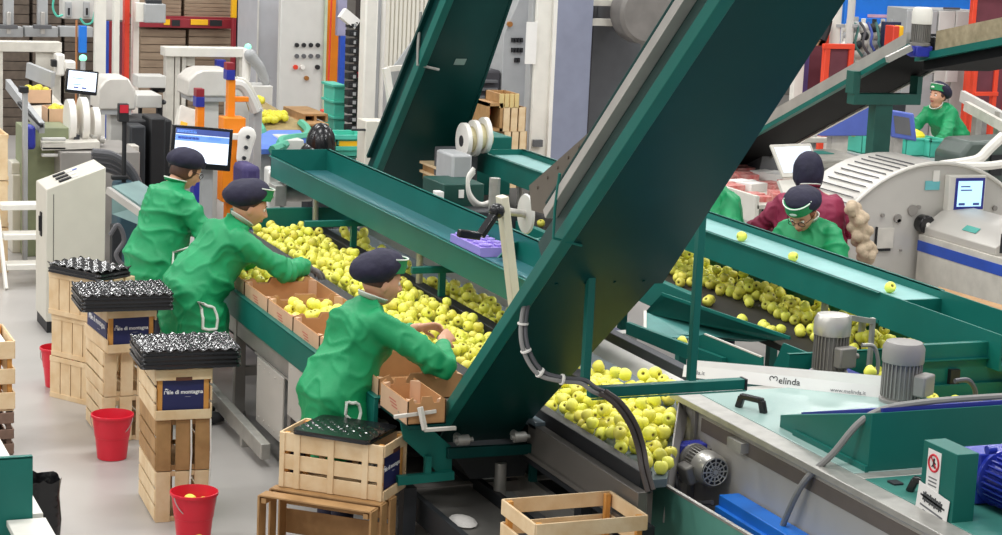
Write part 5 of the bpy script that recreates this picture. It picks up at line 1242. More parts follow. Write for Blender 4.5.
def head(label, u0, v0, u1, v1, a, post_u, post_v):
    x0, x1, z0, z1 = ext(u0, v0, u1, v1, a); t = thing('weigh_head', label, 'machine', ((x0 + x1) / 2, a, 0)); h = z1 - z0; w_ = x1 - x0
    part('hood', MB().prism([(x0, a, z0), (x0, a, z0 + h * .62), (x0 + w_ * .16, a, z0 + h * .9), (x0 + w_ * .3, a, z1), (x0 + w_ * .8, a, z1), (x1, a, z0 + h * .6), (x1, a, z0)], (0, .5, 0)), mat('pale_steel_hood', 'd8d4cc', .35, .1, var=.06), t, bevel=.02)
    xp = at(post_u, v1, Y=a).x; part('column', MB().box(xp - .09, xp + .09, a + .1, a + .3, 0, z0), GREYC, t, bevel=.01); part('skirt', MB().box(x0 + .04, x1 - .04, a + .02, a + .48, z0 - .05, z0), GREYP, t)
    return t
head('silver hooded machine head behind the small monitor', 98, 78, 136, 110, 20.2, 121, 160)
head('silver hooded machine head on a grey column beside the orange post', 188, 70, 240, 97, 20.4, 213, 125)
t = T_('guide_wheels', 'row of white guide discs in front of the left weigh head', 'wheels', 85, 18.9)
for u, v0, v1 in ((70, 99, 142), (83, 97, 142), (95, 107, 142)):
    p, q = at(u, v0, Y=18.9), at(u, v1, Y=18.9); r_ = (p.z - q.z) / 2
    part('disc', MB().lathe([(r_ * .8, -.03), (r_, -.03), (r_, .03), (r_ * .8, .03)], M=frame((p.x, 18.9, (p.z + q.z) / 2), (0, 1, 0), (0, 0, 1)), n=28), PLATEW, t)
p, q = at(62, 140, Y=18.9), at(104, 140, Y=18.9); part('shaft', MB().cyl(p, q, .035), GALV, t); B(t, 'stand', 66, 140, 100, 165, 18.95, .3, STEELD, floor=True); B(t, 'hub', 74, 135, 80, 146, 18.75, .2, DARK); B(t, 'hub', 92, 136, 98, 146, 18.75, .2, GALV)
t = T_('beacon_post', 'black post with a red-faced reflector box left of the upright worker', 'post', 124, 17.6)
pole(t, 'post', 124.5, 120, 182, 17.6, .02, BLACK, True); B(t, 'reflector_box', 119, 104, 129, 122, 17.55, .08, BLACK, .006); B(t, 'red_face', 120, 105, 128.5, 113, 17.545, .01, mat('red_reflector', 'c8283c', .3), 0); B(t, 'foot_bar', 112, 176, 128, 180, 17.55, .06, BLACK)
# right hand white gantry behind the monitor
t = T_('frame_machine', 'white gantry frame in front of the brown board stacks', 'machine', 205, 23)
B(t, 'beam', 165, 48, 248, 57, 23, .25, WHITE)
for u0, u1 in ((166, 174), (175, 180), (182, 186), (239, 243)): B(t, 'leg', u0, 56, u1, 100, 23.05, .15, WHITED, .004, True)
B(t, 'gusset', 186, 56, 195, 66, 23.1, .05, WHITED); B(t, 'blue_sensor', 217, 60, 226, 70, 22.9, .12, BLUED); B(t, 'red_sensor', 228, 64, 235, 70, 22.9, .1, REDD)
t = T_('side_table', 'pale machine table with dark legs between the white uprights', 'table', 150, 21); B(t, 'top', 137, 95, 162, 108, 21, .5, GREYC, .01); B(t, 'leg', 157, 108, 160, 140, 21.1, .06, BLACK, 0, True); B(t, 'leg', 139, 108, 142, 140, 21.1, .06, BLACK, 0, True); B(t, 'shelf', 138, 76, 166, 88, 21.8, .3, GREYC)
t = T_('swivel_chair', 'black swivel chair behind the pale machine table', 'chair', 160, 21.9); B(t, 'backrest', 151, 84, 166, 93, 21.9, .1, BLACK_PL, .03); B(t, 'seat', 152, 100, 167, 105, 21.6, .45, BLACK_PL, .03); pole(t, 'column', 160, 104, 130, 21.8, .03, BLACK, True)
for w2, lb, ls in ((0, 'black cable duct lying dark below the pale machine table', ((128, 120, 172, 168, 20, .6, mat('deep_grey_cover', '232427', .6)), (150, 118, 166, 134, 19.8, .4, BLACK), (130, 126, 146, 150, 19.7, .3, DARK))),):
    t = T_('dark_machine_base', 'dark machine base behind the monitor and the upright worker', 'machine', 150, 20)
    for q in ls: B(t, 'block', *q, .02, True)
    B(t, 'white_box', 131, 146, 139, 163, 19.5, .2, WHITED)
t = T_('sorting_bed', 'grey machine bed with thick hoses behind the beige control cabinet', 'machine', 110, 18.3)
B(t, 'bed', 60, 152, 140, 176, 18.5, .9, STEELD, .01, True); B(t, 'motor', 118, 184, 138, 201, 17.5, .3, mat('slate_blue', '3a5866', .4), .03, True)
for k in range(4): part('hose', MB().tube(arc([at(u, v + k * 5, Y=17.7 + k * .1) for u, v in ((92, 152), (112, 155), (128, 166), (138, 182), (142, 200))], 24), .035), RUBG, t)
part('chute', MB().prism([at(112, 186, Y=17.2), at(142, 206, Y=17.0), at(142, 226, Y=16.9), at(112, 214, Y=17.2)], (.3, .3, 0)), mat('grey_teal_sheet', '6f8c8a', .5), t); part('rail', MB().bar(at(108, 190, Y=16.8), at(142, 214, Y=16.4), .04, .06), ALU, t)
B(t, 'frame', 112, 225, 122, 270, 17, .1, DARK, .004, True); part('cable_pile', MB().tube(arc([at(u, v, Y=16.9) for u, v in ((110, 235), (118, 225), (124, 240), (116, 255), (126, 265), (132, 240))], 40), .02), RUBG, t)
# orange reflector posts
def orange_post(label, u, v0, vb, a, red, blue, extra=()):
    t = T_('reflector_post', label, 'post', u, a); B(t, 'post', u - 3.5, v0, u + 3.5, vb, a, .1, ORANGE, .004, True)
    B(t, 'red_band', u - 4, red[0], u + 4, red[1], a - .01, .12, REDD, .003); B(t, 'blue_band', u - 4.2, blue[0], u + 4.2, blue[1], a - .015, .13, BLUED, .003)
    for q in extra: B(t, *q)
    return t
TALL = orange_post('tall orange post with red and blue bands left of the grey cabinets', 231, 79, 200, 18.4, (63, 70), (70, 80), (('arm', 233, 97, 249, 102, 18.42, .06, ORANGE), ('block', 223, 118, 245, 202, 18.3, .2, ORANGE)))
orange_post('short orange post with red and blue bands behind the wide monitor', 200.5, 106, 190, 18.6, (89, 97), (97, 107))
t, _ = one('blue_column', 'deep blue column standing under the wide monitor', 'column', 194, 168, 203, 205, 18.1, .15, BLUED, .004, True)
t = TALL
p, q = at(247, 136, Y=18.15), at(243, 158, Y=18.15); mb = MB().chain([p, p.lerp(q, .5), q], [.09, .075, .065], 16); mb.v = [V((v.x, 18.15 + (v.y - 18.15) * .3, v.z)) for v in mb.v]; hp_ = part('hinge_plate', mb, PLATEW, t)
for k in (.02, .5, .98): c = p.lerp(q, k); part('hole', MB().cyl((c.x, 18.10, c.z), (c.x, 18.13, c.z), .018), DARK, t)
B(t, 'hinge_arm', 229, 134, 245, 140, 18.17, .06, PLATEW)
t = T_('tilted_box', 'tilted light box with a yellow sticker above the wide monitor', 'box', 188, 18.9); F_ = frame(at(190, 121, Y=18.9), (.95, 0, -.3), (.25, .5, .8)); part('body', MB().box(-.12, .12, -.14, .14, -.1, 0).xf(F_), WHITED, t, bevel=.008); part('sticker', MB().box(-.09, -.02, -.1, -.03, 0, .002).xf(F_), YELLOWP, t); part('stand', MB().box(at(190, 121, Y=19).x - .03, at(190, 121, Y=19).x + .03, 19.0, 19.06, 0, at(190, 130, Y=19).z), GREYP, t)
t = T_('chute_guard', 'bent clear-edged guard beside the tall orange post', 'guard', 248, 19); part('bow', MB().tube(arc([at(u, v, Y=19) for u, v in ((232, 84), (242, 86), (250, 98), (256, 112))], 20), .05), GREYC, t); part('bow', MB().tube(arc([at(u, v, Y=19.1) for u, v in ((236, 80), (246, 84), (254, 98), (260, 112))], 20), .04), WHITED, t); B(t, 'foot', 254, 108, 262, 150, 19, .2, GREYP, .01, True)
t = T_('robot_arm', 'pale jointed arm with a green lamp left of the grey cabinets', 'arm', 250, 22); part('link', MB().chain([at(246, 78, Y=22), at(247, 52, Y=22)], [.05, .05], 12), PLATEW, t); part('link', MB().chain([at(250, 55, Y=21.9), at(260, 68, Y=21.9), at(266, 82, Y=21.9)], [.07, .06, .05], 12), GREYP, t); part('base', MB().box(at(246, 90, Y=22).x - .2, at(268, 90, Y=22).x, 21.8, 22.2, 0, at(250, 84, Y=22).z), GREYC, t, bevel=.01); part('lamp', MB().ball(at(248, 47, Y=22), .04, 14), GLOW, t)
# grey electrical cabinets
t = T_('electrical_cabinet', 'plain light grey cabinet at the back, left of the button cabinet', 'cabinet', 260, 25.2); B(t, 'body', 257, -14, 282, 118, 25.2, 1.0, mat('pale_grey_paint', 'b7b9be', .45, var=.04), .01, True); B(t, 'edge', 257, -14, 258.5, 110, 25.18, .02, GREYC, 0)
t = T_('electrical_cabinet', 'light grey cabinet with rows of round buttons at the back', 'cabinet', 300, 24.6); B(t, 'body', 280, -14, 325, 116, 24.6, .12, GREYC, .012, True)
for r_, v in enumerate((45, 56)):
    for k in range(4):
        c = at(296.5 + 7 * k, v, Y=24.6); part('button', MB().cyl((c.x, 24.57, c.z), (c.x, 24.6, c.z), .028, n=14), BLACK if r_ == 0 else GREYD, t)
for u, v, m_ in ((295, 67, REDP), (302, 67, PLATEW), (317, 67, BLACK), (306, 78, mat('amber_knob', 'a06a30', .4))): c = at(u, v, Y=24.6); part('button', MB().cyl((c.x, 24.56, c.z), (c.x, 24.6, c.z), .03, n=14), m_, t)
B(t, 'side_strip', 324, -14, 326.5, 116, 24.55, .03, mat('pale_green_edge', 'b9c4a8', .5), 0)
t, _ = one('orange_column', 'wide orange column right of the button cabinet', 'column', 323, -14, 339, 82, 25, .3, ORANGE, .006); B(t, 'lower_part', 322, 82, 337, 120, 25.05, .25, mat('tan_panel', 'b08a66', .6), floor=True)
t = T_('red_pipe', 'thin red standpipe with a valve in front of the orange column', 'pipe', 328, 24.2); part('pipe', MB().cyl(at(332, -12, Y=24.2), at(327, 118, Y=24.2), .012).cyl(at(327, 118, Y=24.2), V((at(327, 118, Y=24.2).x, 24.2, 0)), .012), REDP, t); B(t, 'valve', 323, 110, 333, 116, 24.1, .15, REDP, .02)
t, _ = one('sheet_partition', 'blue panel strip between the orange column and the black tray rack', 'panel', 340, 36, 345, 90, 24.5, .1, mat('stripe_blue', '2a52b8'), .004); B(t, 'upper_part', 338, -10, 347, 36, 24.52, .1, mat('lavender_grey', '9a98b4', .5))
t = T_('tray_rack', 'tall rack of stacked black trays beside the white column', 'rack', 353, 21.8)
B(t, 'post', 357, -12, 364, 140, 21.8, .12, mat('dark_brown_post', '2e2826', .6), .004, True)
for k in range(13): x0, x1, z0, z1 = ext(349.5 - k * .15, 22 + k * 8.6, 358, 28 + k * 8.6, 21.7); part('tray', MB().box(x0, x1, 21.7, 21.85, z0, z1).box(x0 + .02, x1 - .02, 21.69, 21.7, z0 + .01, z1 - .02), (BLACK, GREYD)[0], t, bevel=.006); part('tray_end', MB().box(x0 + .05, x1 - .03, 21.685, 21.69, z0 + .015, z1 - .015), GREYP, t)
B(t, 'base', 344, 135, 364, 150, 21.8, .3, DARK, floor=True); B(t, 'red_reflector', 357, 72, 364.5, 78, 21.77, .02, mat('red_reflector'), 0); B(t, 'reflector_box', 356, 68.5, 365, 85, 21.78, .03, BLACK, .003)
F_ = frame(at(350, 18, Y=21.7), (.8, 0, -.6), (.6, .1, .8)); part('open_box', MB().box(-.1, .12, -.06, .06, -.1, 0).xf(F_), PAPER, t)
t, _ = one('white_column', 'smooth white column right of the black tray rack', 'column', 364, -14, 377, 135, 21, .2, WHITE, .02, True)
for k, (u, m_, r_) in enumerate(((379, GREYP, .035), (384, PLATEW, .03))):
    t = T_('conduit', ('grey conduit next to the smooth white column', 'white conduit beside the ribbed wall')[k], 'pipe', u, 21.4); pole(t, 'pipe', u, -12, 130, 21.4, r_, m_, True)
t = T_('wall_cladding', 'white vertically ribbed cladding panel behind the second elevator', 'panel', 412, 24)
x0, x1, z0, z1 = ext(386, -14, 452, 76, 24); n = 16; pl = []; w_ = (x1 - x0) / n
for k in range(n): pl += [V((x0 + k * w_, 24.03, z0)), V((x0 + (k + .15) * w_, 24.0, z0)), V((x0 + (k + .75) * w_, 24.0, z0)), V((x0 + (k + .9) * w_, 24.03, z0))]
m = MB().prism(pl + [V((x1, 24.1, z0)), V((x0, 24.1, z0))], (0, 0, z1 - z0))
part('cladding', m, mat('white_cladding', 'dcd8cc', .5, var=.03), t); B(t, 'base', 386, 76, 430, 150, 24, .4, GREYP, floor=True)
t = T_('hood_plate', 'grey triangular hood plate left of the second elevator', 'hood', 405, 19)
part('plate', MB().prism([at(391, 70, Y=19), at(424, 26, Y=19), at(432, 60, Y=19), at(412, 110, Y=19), at(398, 116, Y=19)], (0, .03, 0)), GREYP, t); part('leg', MB().bar(at(386, 68, Y=18.9), at(394, 122, Y=18.9), .08, .06), WHITE, t); part('rim', MB().bar(at(388, 69, Y=18.9), at(420, 66, Y=18.9), .06, .05), WHITED, t)
part('stand', MB().box(at(396, 110, Y=19).x - .05, at(396, 110, Y=19).x + .1, 19.04, 19.14, 0, at(396, 110, Y=19).z), DARK, t)
t, _ = one('beige_cabinet', 'small beige cabinet in front of the second elevator', 'cabinet', 365, 121, 386, 172, 18.2, .25, BEIGE, .01, True); B(t, 'bar', 352, 129, 366, 131, 18.2, .04, BLACK)
for k in range(3):
    t, _ = one('teal_crate_stack' if False else 'plastic_crate', ('teal crate lowest beside the black tray rack', 'teal crate in the middle beside the black tray rack', 'teal crate topmost beside the black tray rack')[k], 'crate', 334, 118 - 16 * k, 345, 133 - 16 * k, 22, .4, TEALPL, .01, k == 0); B(t, 'rim', 333, 117 - 16 * k, 346, 119.5 - 16 * k, 21.97, .46, TEALPL, .004)
for k, (v0, v1) in enumerate(((146, 158), (135, 147))):
    x0, x1, z0, z1 = ext(336, v0, 368, v1, 18.9); t = thing('plastic_crate', ('lower shallow teal crate left of the beige cabinet', 'upper shallow teal crate with yellow fruit left of the beige cabinet')[k], 'crate', ((x0 + x1) / 2, 18.9, z0))
    for q in ((x0, x1, 18.9, 18.92), (x0, x1, 19.3, 19.32), (x0, x0 + .02, 18.9, 19.32), (x1 - .02, x1, 18.9, 19.32)): part('wall', MB().box(*q, z0, z1), TEALPL, t, bevel=.004)
    part('base', MB().box(x0, x1, 18.9, 19.32, z0, z0 + .02), TEALPL, t); part('rim', MB().box(x0 - .02, x1 + .02, 18.87, 18.9, z1 - .04, z1), TEALPL, t)
    if k: part('yellow_panel', MB().box(x0 + .03, x1 - .03, 18.885, 18.9, z0, z0 + .06), YELLOWP, t)
    else:
        part('stand', MB().box(x0 + .1, x1 - .1, 19, 19.25, 0, z0), GREYD, t)
t = T_('black_sack', 'black draped sack left of the shallow teal crates', 'sack', 323, 18.6); c = at(324, 142, Y=18.6); part('cover', MB().ball((c.x, 18.7, c.z - .05), .2, 18, sc=(.75, .8, 1.15)).ball((c.x - .06, 18.7, c.z - .2), .2, 16, sc=(.9, .8, 1)), BLACK_PL, t); part('stand', MB().box(c.x - .15, c.x + .12, 18.6, 18.8, 0, c.z - .25), DARK, t)
for k in range(3):
    v = 114 + 10 * k; x0, x1, z0, z1 = ext(303 + 2 * k, v, 328 + k, v + 8, 21.5 - .3 * k)
    t = thing('wooden_pallet', ('upper pallet below the button cabinet', 'middle pallet below the button cabinet', 'lower pallet below the button cabinet')[k], 'pallet', ((x0 + x1) / 2, 21.5, z0)); z0 = max(z0, .02)
    part('deck', MB().box(x0, x1, 21.5 - .3 * k, 22.3 - .3 * k, z1 - .025, z1), WOODB, t, bevel=.004)
    for q in (0, .45, .9): part('block', MB().box(x0 + q * (x1 - x0), x0 + q * (x1 - x0) + .1 * (x1 - x0), 21.5 - .3 * k, 22.3 - .3 * k, z0, z1 - .025), WOODB, t)
x0, x1, z0, z1 = ext(304, 124, 330, 142, 20.9); single('low_bench', MB().box(x0, x1, 20.9, 22.4, 0, z0).box(x0 - .02, x1 + .02, 20.88, 22.42, z0 - .04, z0), GREYD, 'dark bench under the wooden pallets below the button cabinet', 'bench')
# grading belt with apples behind the hinge bracket
t = T_('grading_belt', 'curving blue belt with green guides and apples behind the long trough', 'conveyor', 275, 19.5)
part('board', MB().prism([at(244, 92, Y=21.6), at(262, 100, Y=21.6), at(303, 124, Y=20.4), at(303, 132, Y=20.2), at(262, 132, Y=20.2), at(252, 116, Y=20.8)], (0, 0, -.05)), mat('tan_roller_bed', 'a08a58', .6, col2='86744a', scale=20), t)
part('belt', MB().prism([at(252, 138, Y=19.6), at(270, 130, Y=20.1), at(300, 130, Y=20.1), at(306, 138, Y=19.7), at(286, 144, Y=19.4), at(272, 149, Y=19.2), at(236, 150, Y=19.2)], (0, 0, -.05)), mat('blue_belt', '5a7ed8', .5), t)
GG = mat('mint_guide', '52a98c', .45)
for pts in (((301, 123, 20.4), (308, 130, 20.1), (306, 136, 19.8), (292, 138, 19.6), (281, 141, 19.4), (283, 148, 19.2)), ((253, 135, 19.8), (262, 132, 20.0), (260, 126, 20.2), (255, 120, 20.4)), ((272, 150, 19.1), (286, 144, 19.3))):
    part('guide', MB().tube(arc([at(u, v, Y=a) for u, v, a in pts], 24), .045, 6), GG, t)
B(t, 'base', 240, 150, 280, 175, 19.3, .5, GREYP, .01, True); B(t, 'base', 285, 140, 304, 158, 19.4, .5, GREYC, .01, True)
rs = random.Random(8); m = MB()
for (u0, u1, v0, v1, a0, a1, n) in ((253, 262, 101, 110, 21.3, 21.0, 14), (261, 286, 116, 124, 20.6, 20.4, 40)):
    for k in range(n):
        q = rs.random(); c = at(u0 + (u1 - u0) * rs.random(), v0 + (v1 - v0) * q, Y=a0 + (a1 - a0) * q); m.ball(c + V((0, 0, .035)), .038, 10)
setp(part('apples', m, APPY), 'yellow apples on the far tan grading belt', 'apples', kind='stuff')
t = T_('purple_bin', 'dark violet fabric bin left of the long trough end', 'bin', 256, 17.6); B(t, 'body', 243, 166, 261, 200, 17.6, .4, mat('violet_cloth', '3f3668', .7, bump=.3), .05, True); B(t, 'white_valve', 268, 168, 281, 205, 16.6, .15, GREYC, .02, True); B(t, 'cap', 270, 170, 279, 178, 16.55, .1, PLATEW, .03)

# second elevator
def second_elevator():
    el2, P2, sl2, l2 = elevator('apple_elevator', 'smaller dark green inclined elevator behind the long trough', 6.0, 6.75, 17.6, .75, 14.6, 3.8)
    part('underside_panel', MB().prism([P2(6.03, 0, 0), P2(6.75, 0, 0), P2(6.42, l2, 0), P2(6.03, l2, 0)], P2(0, 0, .015) - P2(0, 0, 0)), GREEND, el2); part('side_flange', sl2(5.96, 6.03, -.05, l2, -.02, .08), GREEN, el2, bevel=.004); part('side_sheet', sl2(5.97, 6.0, .0, l2, .07, .19), GREEND, el2)
    part('slide_rail', sl2(5.93, 5.97, .3, l2, .18, .21), GREEND, el2); part('side_flange', MB().prism([P2(6.75, 0, -.01), P2(6.75, 0, .1), P2(6.42, l2, .1), P2(6.42, l2, -.01)], (.02, 0, 0)), GREEND, el2)
    part('bracket', MB().tube([P2(5.95, 2.2, .3), P2(5.95, 1.95, .1), P2(5.95, 1.85, 0), P2(6.15, 1.82, -.03)], .014, 6), GALV, el2)
    part('sticker', MB().box(-.05, .05, -.04, .04, 0, .003).xf(Matrix.Translation(P2(6.33, 1.9, -.004)) @ frame((0, 0, 0), (1, 0, 0), P2(0, 1, 0) - P2(0, 0, 0))), mat('faded_sticker', '8fa39c', .5), el2)
    part('leg', MB().box(6.05, 6.13, 17.5, 17.6, 0, .85), GREEN, el2); part('leg', MB().box(6.6, 6.68, 17.5, 17.6, 0, .85), GREEN, el2)
second_elevator()
t = T_('under_machine', 'dark green machine box with white hose loops behind the crank stand', 'machine', 462, 15.2)
B(t, 'body', 443, 184, 484, 215, 15.2, .5, mat('deep_green_box', '12443c', .5), .01, True); B(t, 'sticker', 459, 190, 464, 198, 15.19, .01, PAPER, 0); B(t, 'plate', 437, 192, 444, 203, 15.15, .1, PAPER, .003)
for k in range(3): part('hose', MB().tube(arc([at(u, v + k * 2, Y=15.0 + .05 * k) for u, v in ((474, 168), (468, 178), (470, 194), (480, 204), (492, 200), (498, 190))], 30), .018), PLATEW, t)
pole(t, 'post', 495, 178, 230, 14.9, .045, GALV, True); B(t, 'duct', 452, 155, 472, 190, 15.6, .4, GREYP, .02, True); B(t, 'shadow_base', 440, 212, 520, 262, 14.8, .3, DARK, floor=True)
for k in range(2):
    t, _ = one('wooden_crate', ('small wooden crate below the white reels, upper one', 'small wooden crate below the white reels, lower one')[k], 'crate', 438, 168 + 9 * k, 456, 176 + 9 * k, 16.6, .4, WOODB, .004); B(t, 'slat', 437, 167.5 + 9 * k, 457, 170 + 9 * k, 16.57, .46, WOODL, .003)
t = T_('reel_stack', 'row of white reels on a green stand right of the second elevator', 'reels', 473, 16.2)
c0 = at(464, 141, Y=16.2)
for k in range(3): c = V((c0.x + .11 * k, 16.2 + .04 * k, c0.z + .02 * k)); part('reel', MB().lathe([(.05, -.024), (.145, -.024), (.16, -.02), (.16, .02), (.145, .024), (.05, .024)], M=frame(c, (0, 1, 0), (0, 0, 1)), n=30), PLATEW, t); part('core', MB().cyl((c.x - .028, c.y, c.z), (c.x + .028, c.y, c.z), .05), (DARK, CREAMPL)[k > 0], t)
part('wound_tape', MB().cyl(c0 + V((.02, .0, 0)), c0 + V((.23, .08, .04)), .11, n=24), mat('yellowed_tape', 'cfc49a', .6), t); B(t, 'stand', 450, 152, 478, 172, 16.3, .4, GREYD, .01, True); B(t, 'green_box', 472, 137, 512, 156, 16.8, .5, GREEN, .01, True)
for k, (u0, v0, u1, v1, lb) in enumerate(((500, 94, 520, 108, 'yellow-slatted crate topmost of the far crate pile'), (486, 103, 502, 131, 'open wooden crate on its side in the far crate pile'), (502, 107, 525, 131, 'upright slatted crate in the far crate pile'), (502, 131, 525, 158, 'slatted crate lowest in the far crate pile'))):
    x0, x1, z0, z1 = ext(u0, v0, u1, v1, 18.4 + .02 * k); t = thing('wooden_crate', lb, 'crate', ((x0 + x1) / 2, 18.4, max(z0, 0)))
    if k == 1:
        for q in ((x0, x1, z0, z0 + .03), (x0, x1, z1 - .03, z1), (x0, x0 + .03, z0, z1), (x1 - .03, x1, z0, z1)): part('frame', MB().box(q[0], q[1], 18.4, 18.8, q[2], q[3]), WOODB, t)
        part('bottom', MB().box(x0, x1, 18.8, 18.82, z0, z1), WOODG, t); part('red_tag', MB().box(x0 + .1, x1 - .05, 18.6, 18.62, z0 + .2, z1 - .14), REDP, t)
    else:
        n = 3 if k else 4; w_ = (x1 - x0) / n; zb = 0 if k == 3 else z0
        for i in range(n): part('slat', MB().box(x0 + i * w_, x0 + (i + .8) * w_, 18.4, 18.42, zb, z1), (WOODL, WOODL)[0] if k != 0 else mat('yellow_wood', 'd8c084', .6), t)
        part('frame', MB().box(x0, x1, 18.42, 18.8, zb, zb + .03).box(x0, x1, 18.78, 18.8, zb, z1).box(x0, x0 + .02, 18.42, 18.8, zb, z1).box(x1 - .02, x1, 18.42, 18.8, zb, z1), WOODB, t)
t, _ = one('dark_stack', 'dark pile of folded sheets beside the second elevator', 'sheets', 462, 70, 500, 126, 20.5, .5, mat('charcoal_sheet', '3c3b40', .6, bump=.3), .03, True)
for k in range(5): B(t, 'sheet', 470 + k, 80 + 8 * k, 498, 83 + 8 * k, 20.44, .6, GREYD, .004)
t = T_('red_blue_frame', 'red and blue frame posts behind the grey control panel', 'frame', 498, 22); B(t, 'post', 496, 46, 501, 66, 22, .1, REDP); B(t, 'post', 494, 66, 502, 80, 21.95, .1, BLUED, floor=True); B(t, 'back_board', 482, 30, 500, 75, 22.3, .1, PLUM, floor=True)
t = T_('switch_cabinet', 'slant-topped grey control panel with small black switches', 'cabinet', 516, 20.5)
x0, x1, z0, z1 = ext(503, 0, 533, 104, 20.5); part('body', MB().prism([(x0, 20.5, 0), (x0, 20.5, z1 - .38), (x0 + .12, 20.5, z1 - .1), (x0 + .22, 20.5, z1 + .15), (x1, 20.5, z1 + .15), (x1, 20.5, 0)], (0, .4, 0)), GREYP, t, bevel=.008)
for v in (40, 50, 60):
    for k in range(4):
        if v == 60 and k in (0, 3): continue
        c = at(512 + 3 * k, v, Y=20.5); part('switch', MB().box(c.x - .012, c.x + .012, 20.47, 20.5, c.z - .025, c.z + .025), BLACK, t)
c = at(509, 24, Y=20.5); part('lamp', MB().cyl((c.x, 20.46, c.z), (c.x, 20.5, c.z), .03), mat('amber_knob'), t)
t, _ = one('white_column', 'white square column with a taped paper left of the blue-grey column', 'column', 534, -14, 553, 165, 19, .22, WHITE, .006, True)
B(t, 'edge_profile', 529.5, -14, 535, 170, 19.05, .12, GREYP, .003, True); B(t, 'paper', 526, 22, 536.5, 64, 18.97, .012, PAPER, 0); B(t, 'side_profile', 551, -14, 554.5, 165, 18.96, .05, PLATEW, .002, True); B(t, 'latch', 534, 140, 543, 147, 18.94, .05, GREYD, .003)
t, _ = one('blue_grey_column', 'wide blue-grey column behind the big elevator', 'column', 553, -16, 590, 170, 20, .5, BLUEG, .01, True)
t, _ = one('dark_column', 'dark steel column with a fan motor, behind the big elevator', 'column', 590, -16, 640, 150, 20.6, .4, GREYD, .01, True)
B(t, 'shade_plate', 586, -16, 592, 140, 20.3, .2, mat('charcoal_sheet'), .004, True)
B(t, 'bracket', 591, 0, 614, 6, 20.1, .1, WHITED, .003); B(t, 'bracket', 591, 19, 613, 26, 20.1, .1, WHITED, .003)
t = T_('fan_motor', 'round grey fan motor mounted high on the dark column', 'motor', 636, 20.1); c = at(637, 12, Y=20.0)
part('drum', MB().lathe([(0, .3), (.30, .3), (.335, .26), (.34, .03), (.33, 0), (.30, -.01), (.2, -.015), (0, -.015)], M=frame(c, (1, 0, 0), (0, 0, 1)), n=36, caps=False), mat('taupe_motor_paint', '77736f', .45), t)
m = MB()
for r_ in (.09, .2): m.tube([V((c.x + r_ * math.cos(a), 19.985 if r_ < .1 else 19.98, c.z + r_ * math.sin(a))) for a in [2 * PI * i / 30 for i in range(30)]], .006, 6, closed=True)
m.cyl((c.x, 19.97, c.z), (c.x, 20, c.z), .05); part('face_ring', m, GREYD, t); part('mount', MB().box(c.x - .2, c.x + .2, 20.28, 20.6, c.z - .1, c.z + .1), GREYD, t)

# right-hand background
t, b = one('blue_beam', 'bright blue overhead beam across the upper right', 'beam', 850, -8, 1030, 22, 27, .4, BLUE, .01); B(t, 'lower_beam', 852, 20, 1030, 26, 26.9, .3, BLUE, .01); B(t, 'stripe', 868, 15, 925, 18, 26.98, .02, mat('pale_pink', 'd8a8b0', .5), 0); B(t, 'post', 845, -8, 851, 30, 27, .2, BLUE, floor=True); B(t, 'post', 1010, 0, 1020, 60, 27, .2, BLUE, floor=True)
t = T_('electrical_cabinet', 'grey and white three-door cabinet behind the inclined conveyor', 'cabinet', 934, 23.5)
B(t, 'body', 901, 9, 966, 165, 23.5, .5, GREYP, .01, True); B(t, 'door', 934, 11, 950, 150, 23.46, .04, GREYC, .006, True); B(t, 'door', 951, 11, 966, 150, 23.46, .04, GREYC, .006, True); B(t, 'door', 902, 11, 932, 150, 23.46, .04, GREYP, .006, True); B(t, 'paper', 947, 62, 958, 82, 23.44, .02, PAPER, 0)
B(t, 'top_print', 944, 7.5, 960, 9.5, 23.45, .02, GREYD, 0)
t = T_('pipe_manifold', 'cluster of white valves, gauges and green hoses at the upper right', 'pipes', 868, 22.5)
B(t, 'back_plate', 842, 25, 900, 62, 22.8, .05, GREYC, .004, True)
rs = random.Random(6)
for r_ in range(4):
    for k in range(6):
        u, v = 847 + 9 * k + rs.uniform(-2, 2), 27 + 9 * r_ + rs.uniform(-2, 2); c = at(u, v, Y=22.6)
        part('valve', MB().ball(c, .07, 10).cyl((c.x, 22.6, c.z - .12), (c.x, 22.6, c.z + .12), .03), (WHITED, GREYP, PLATEW, DARK)[(k + r_) % 4], t)
for k in range(5): part('hose', MB().tube(arc([at(852 + 8 * k, 22, Y=22.45), at(858 + 7 * k, 28 + 3 * k, Y=22.4), at(855 + 8 * k, 44, Y=22.4), at(862 + 8 * k, 56, Y=22.45)], 16), .018), (mat('dull_teal_hose', '4a7a74', .5), RUBG, BLUEM)[k % 3], t)
for k, (u, a, r_) in enumerate(((838, 22, .075), (853, 22.4, .05))):
    t = T_('standpipe', ('thick white standpipe at the upper right, inside the red frame', 'thinner grey-white standpipe at the upper right')[k], 'pipe', u, a); pole(t, 'pipe', u, -12, 150, a, r_, (WHITE, GREYC)[k], True); pole(t, 'collar', u, 24, 27, a, r_ * 1.3, GREYP)
def red_frame(label, u0, v0, u1, v1, a, w_, panel):
    t = T_('guard_frame', label, 'guard', (u0 + u1) / 2, a)
    B(t, 'post', u0, v0, u0 + w_, v1, a, .08, REDO, .004, True); B(t, 'post', u1 - w_, v0, u1, v1, a, .08, REDO, .004, True); B(t, 'rail', u0 + .5, v0, u1 - .5, v0 + w_, a - .012, .06, REDO, .004); B(t, 'rail', u0 + .5, v1 - w_, u1 - .5, v1, a - .012, .06, REDO, .004)
    B(t, 'mesh_panel', u0 + w_, v0 + w_, u1 - w_, v1 - w_, a + .03, .01, panel, 0); return t
red_frame('orange-red guard frame left of the standpipes', 824, 44, 853, 100, 21.6, 5, PLUM)
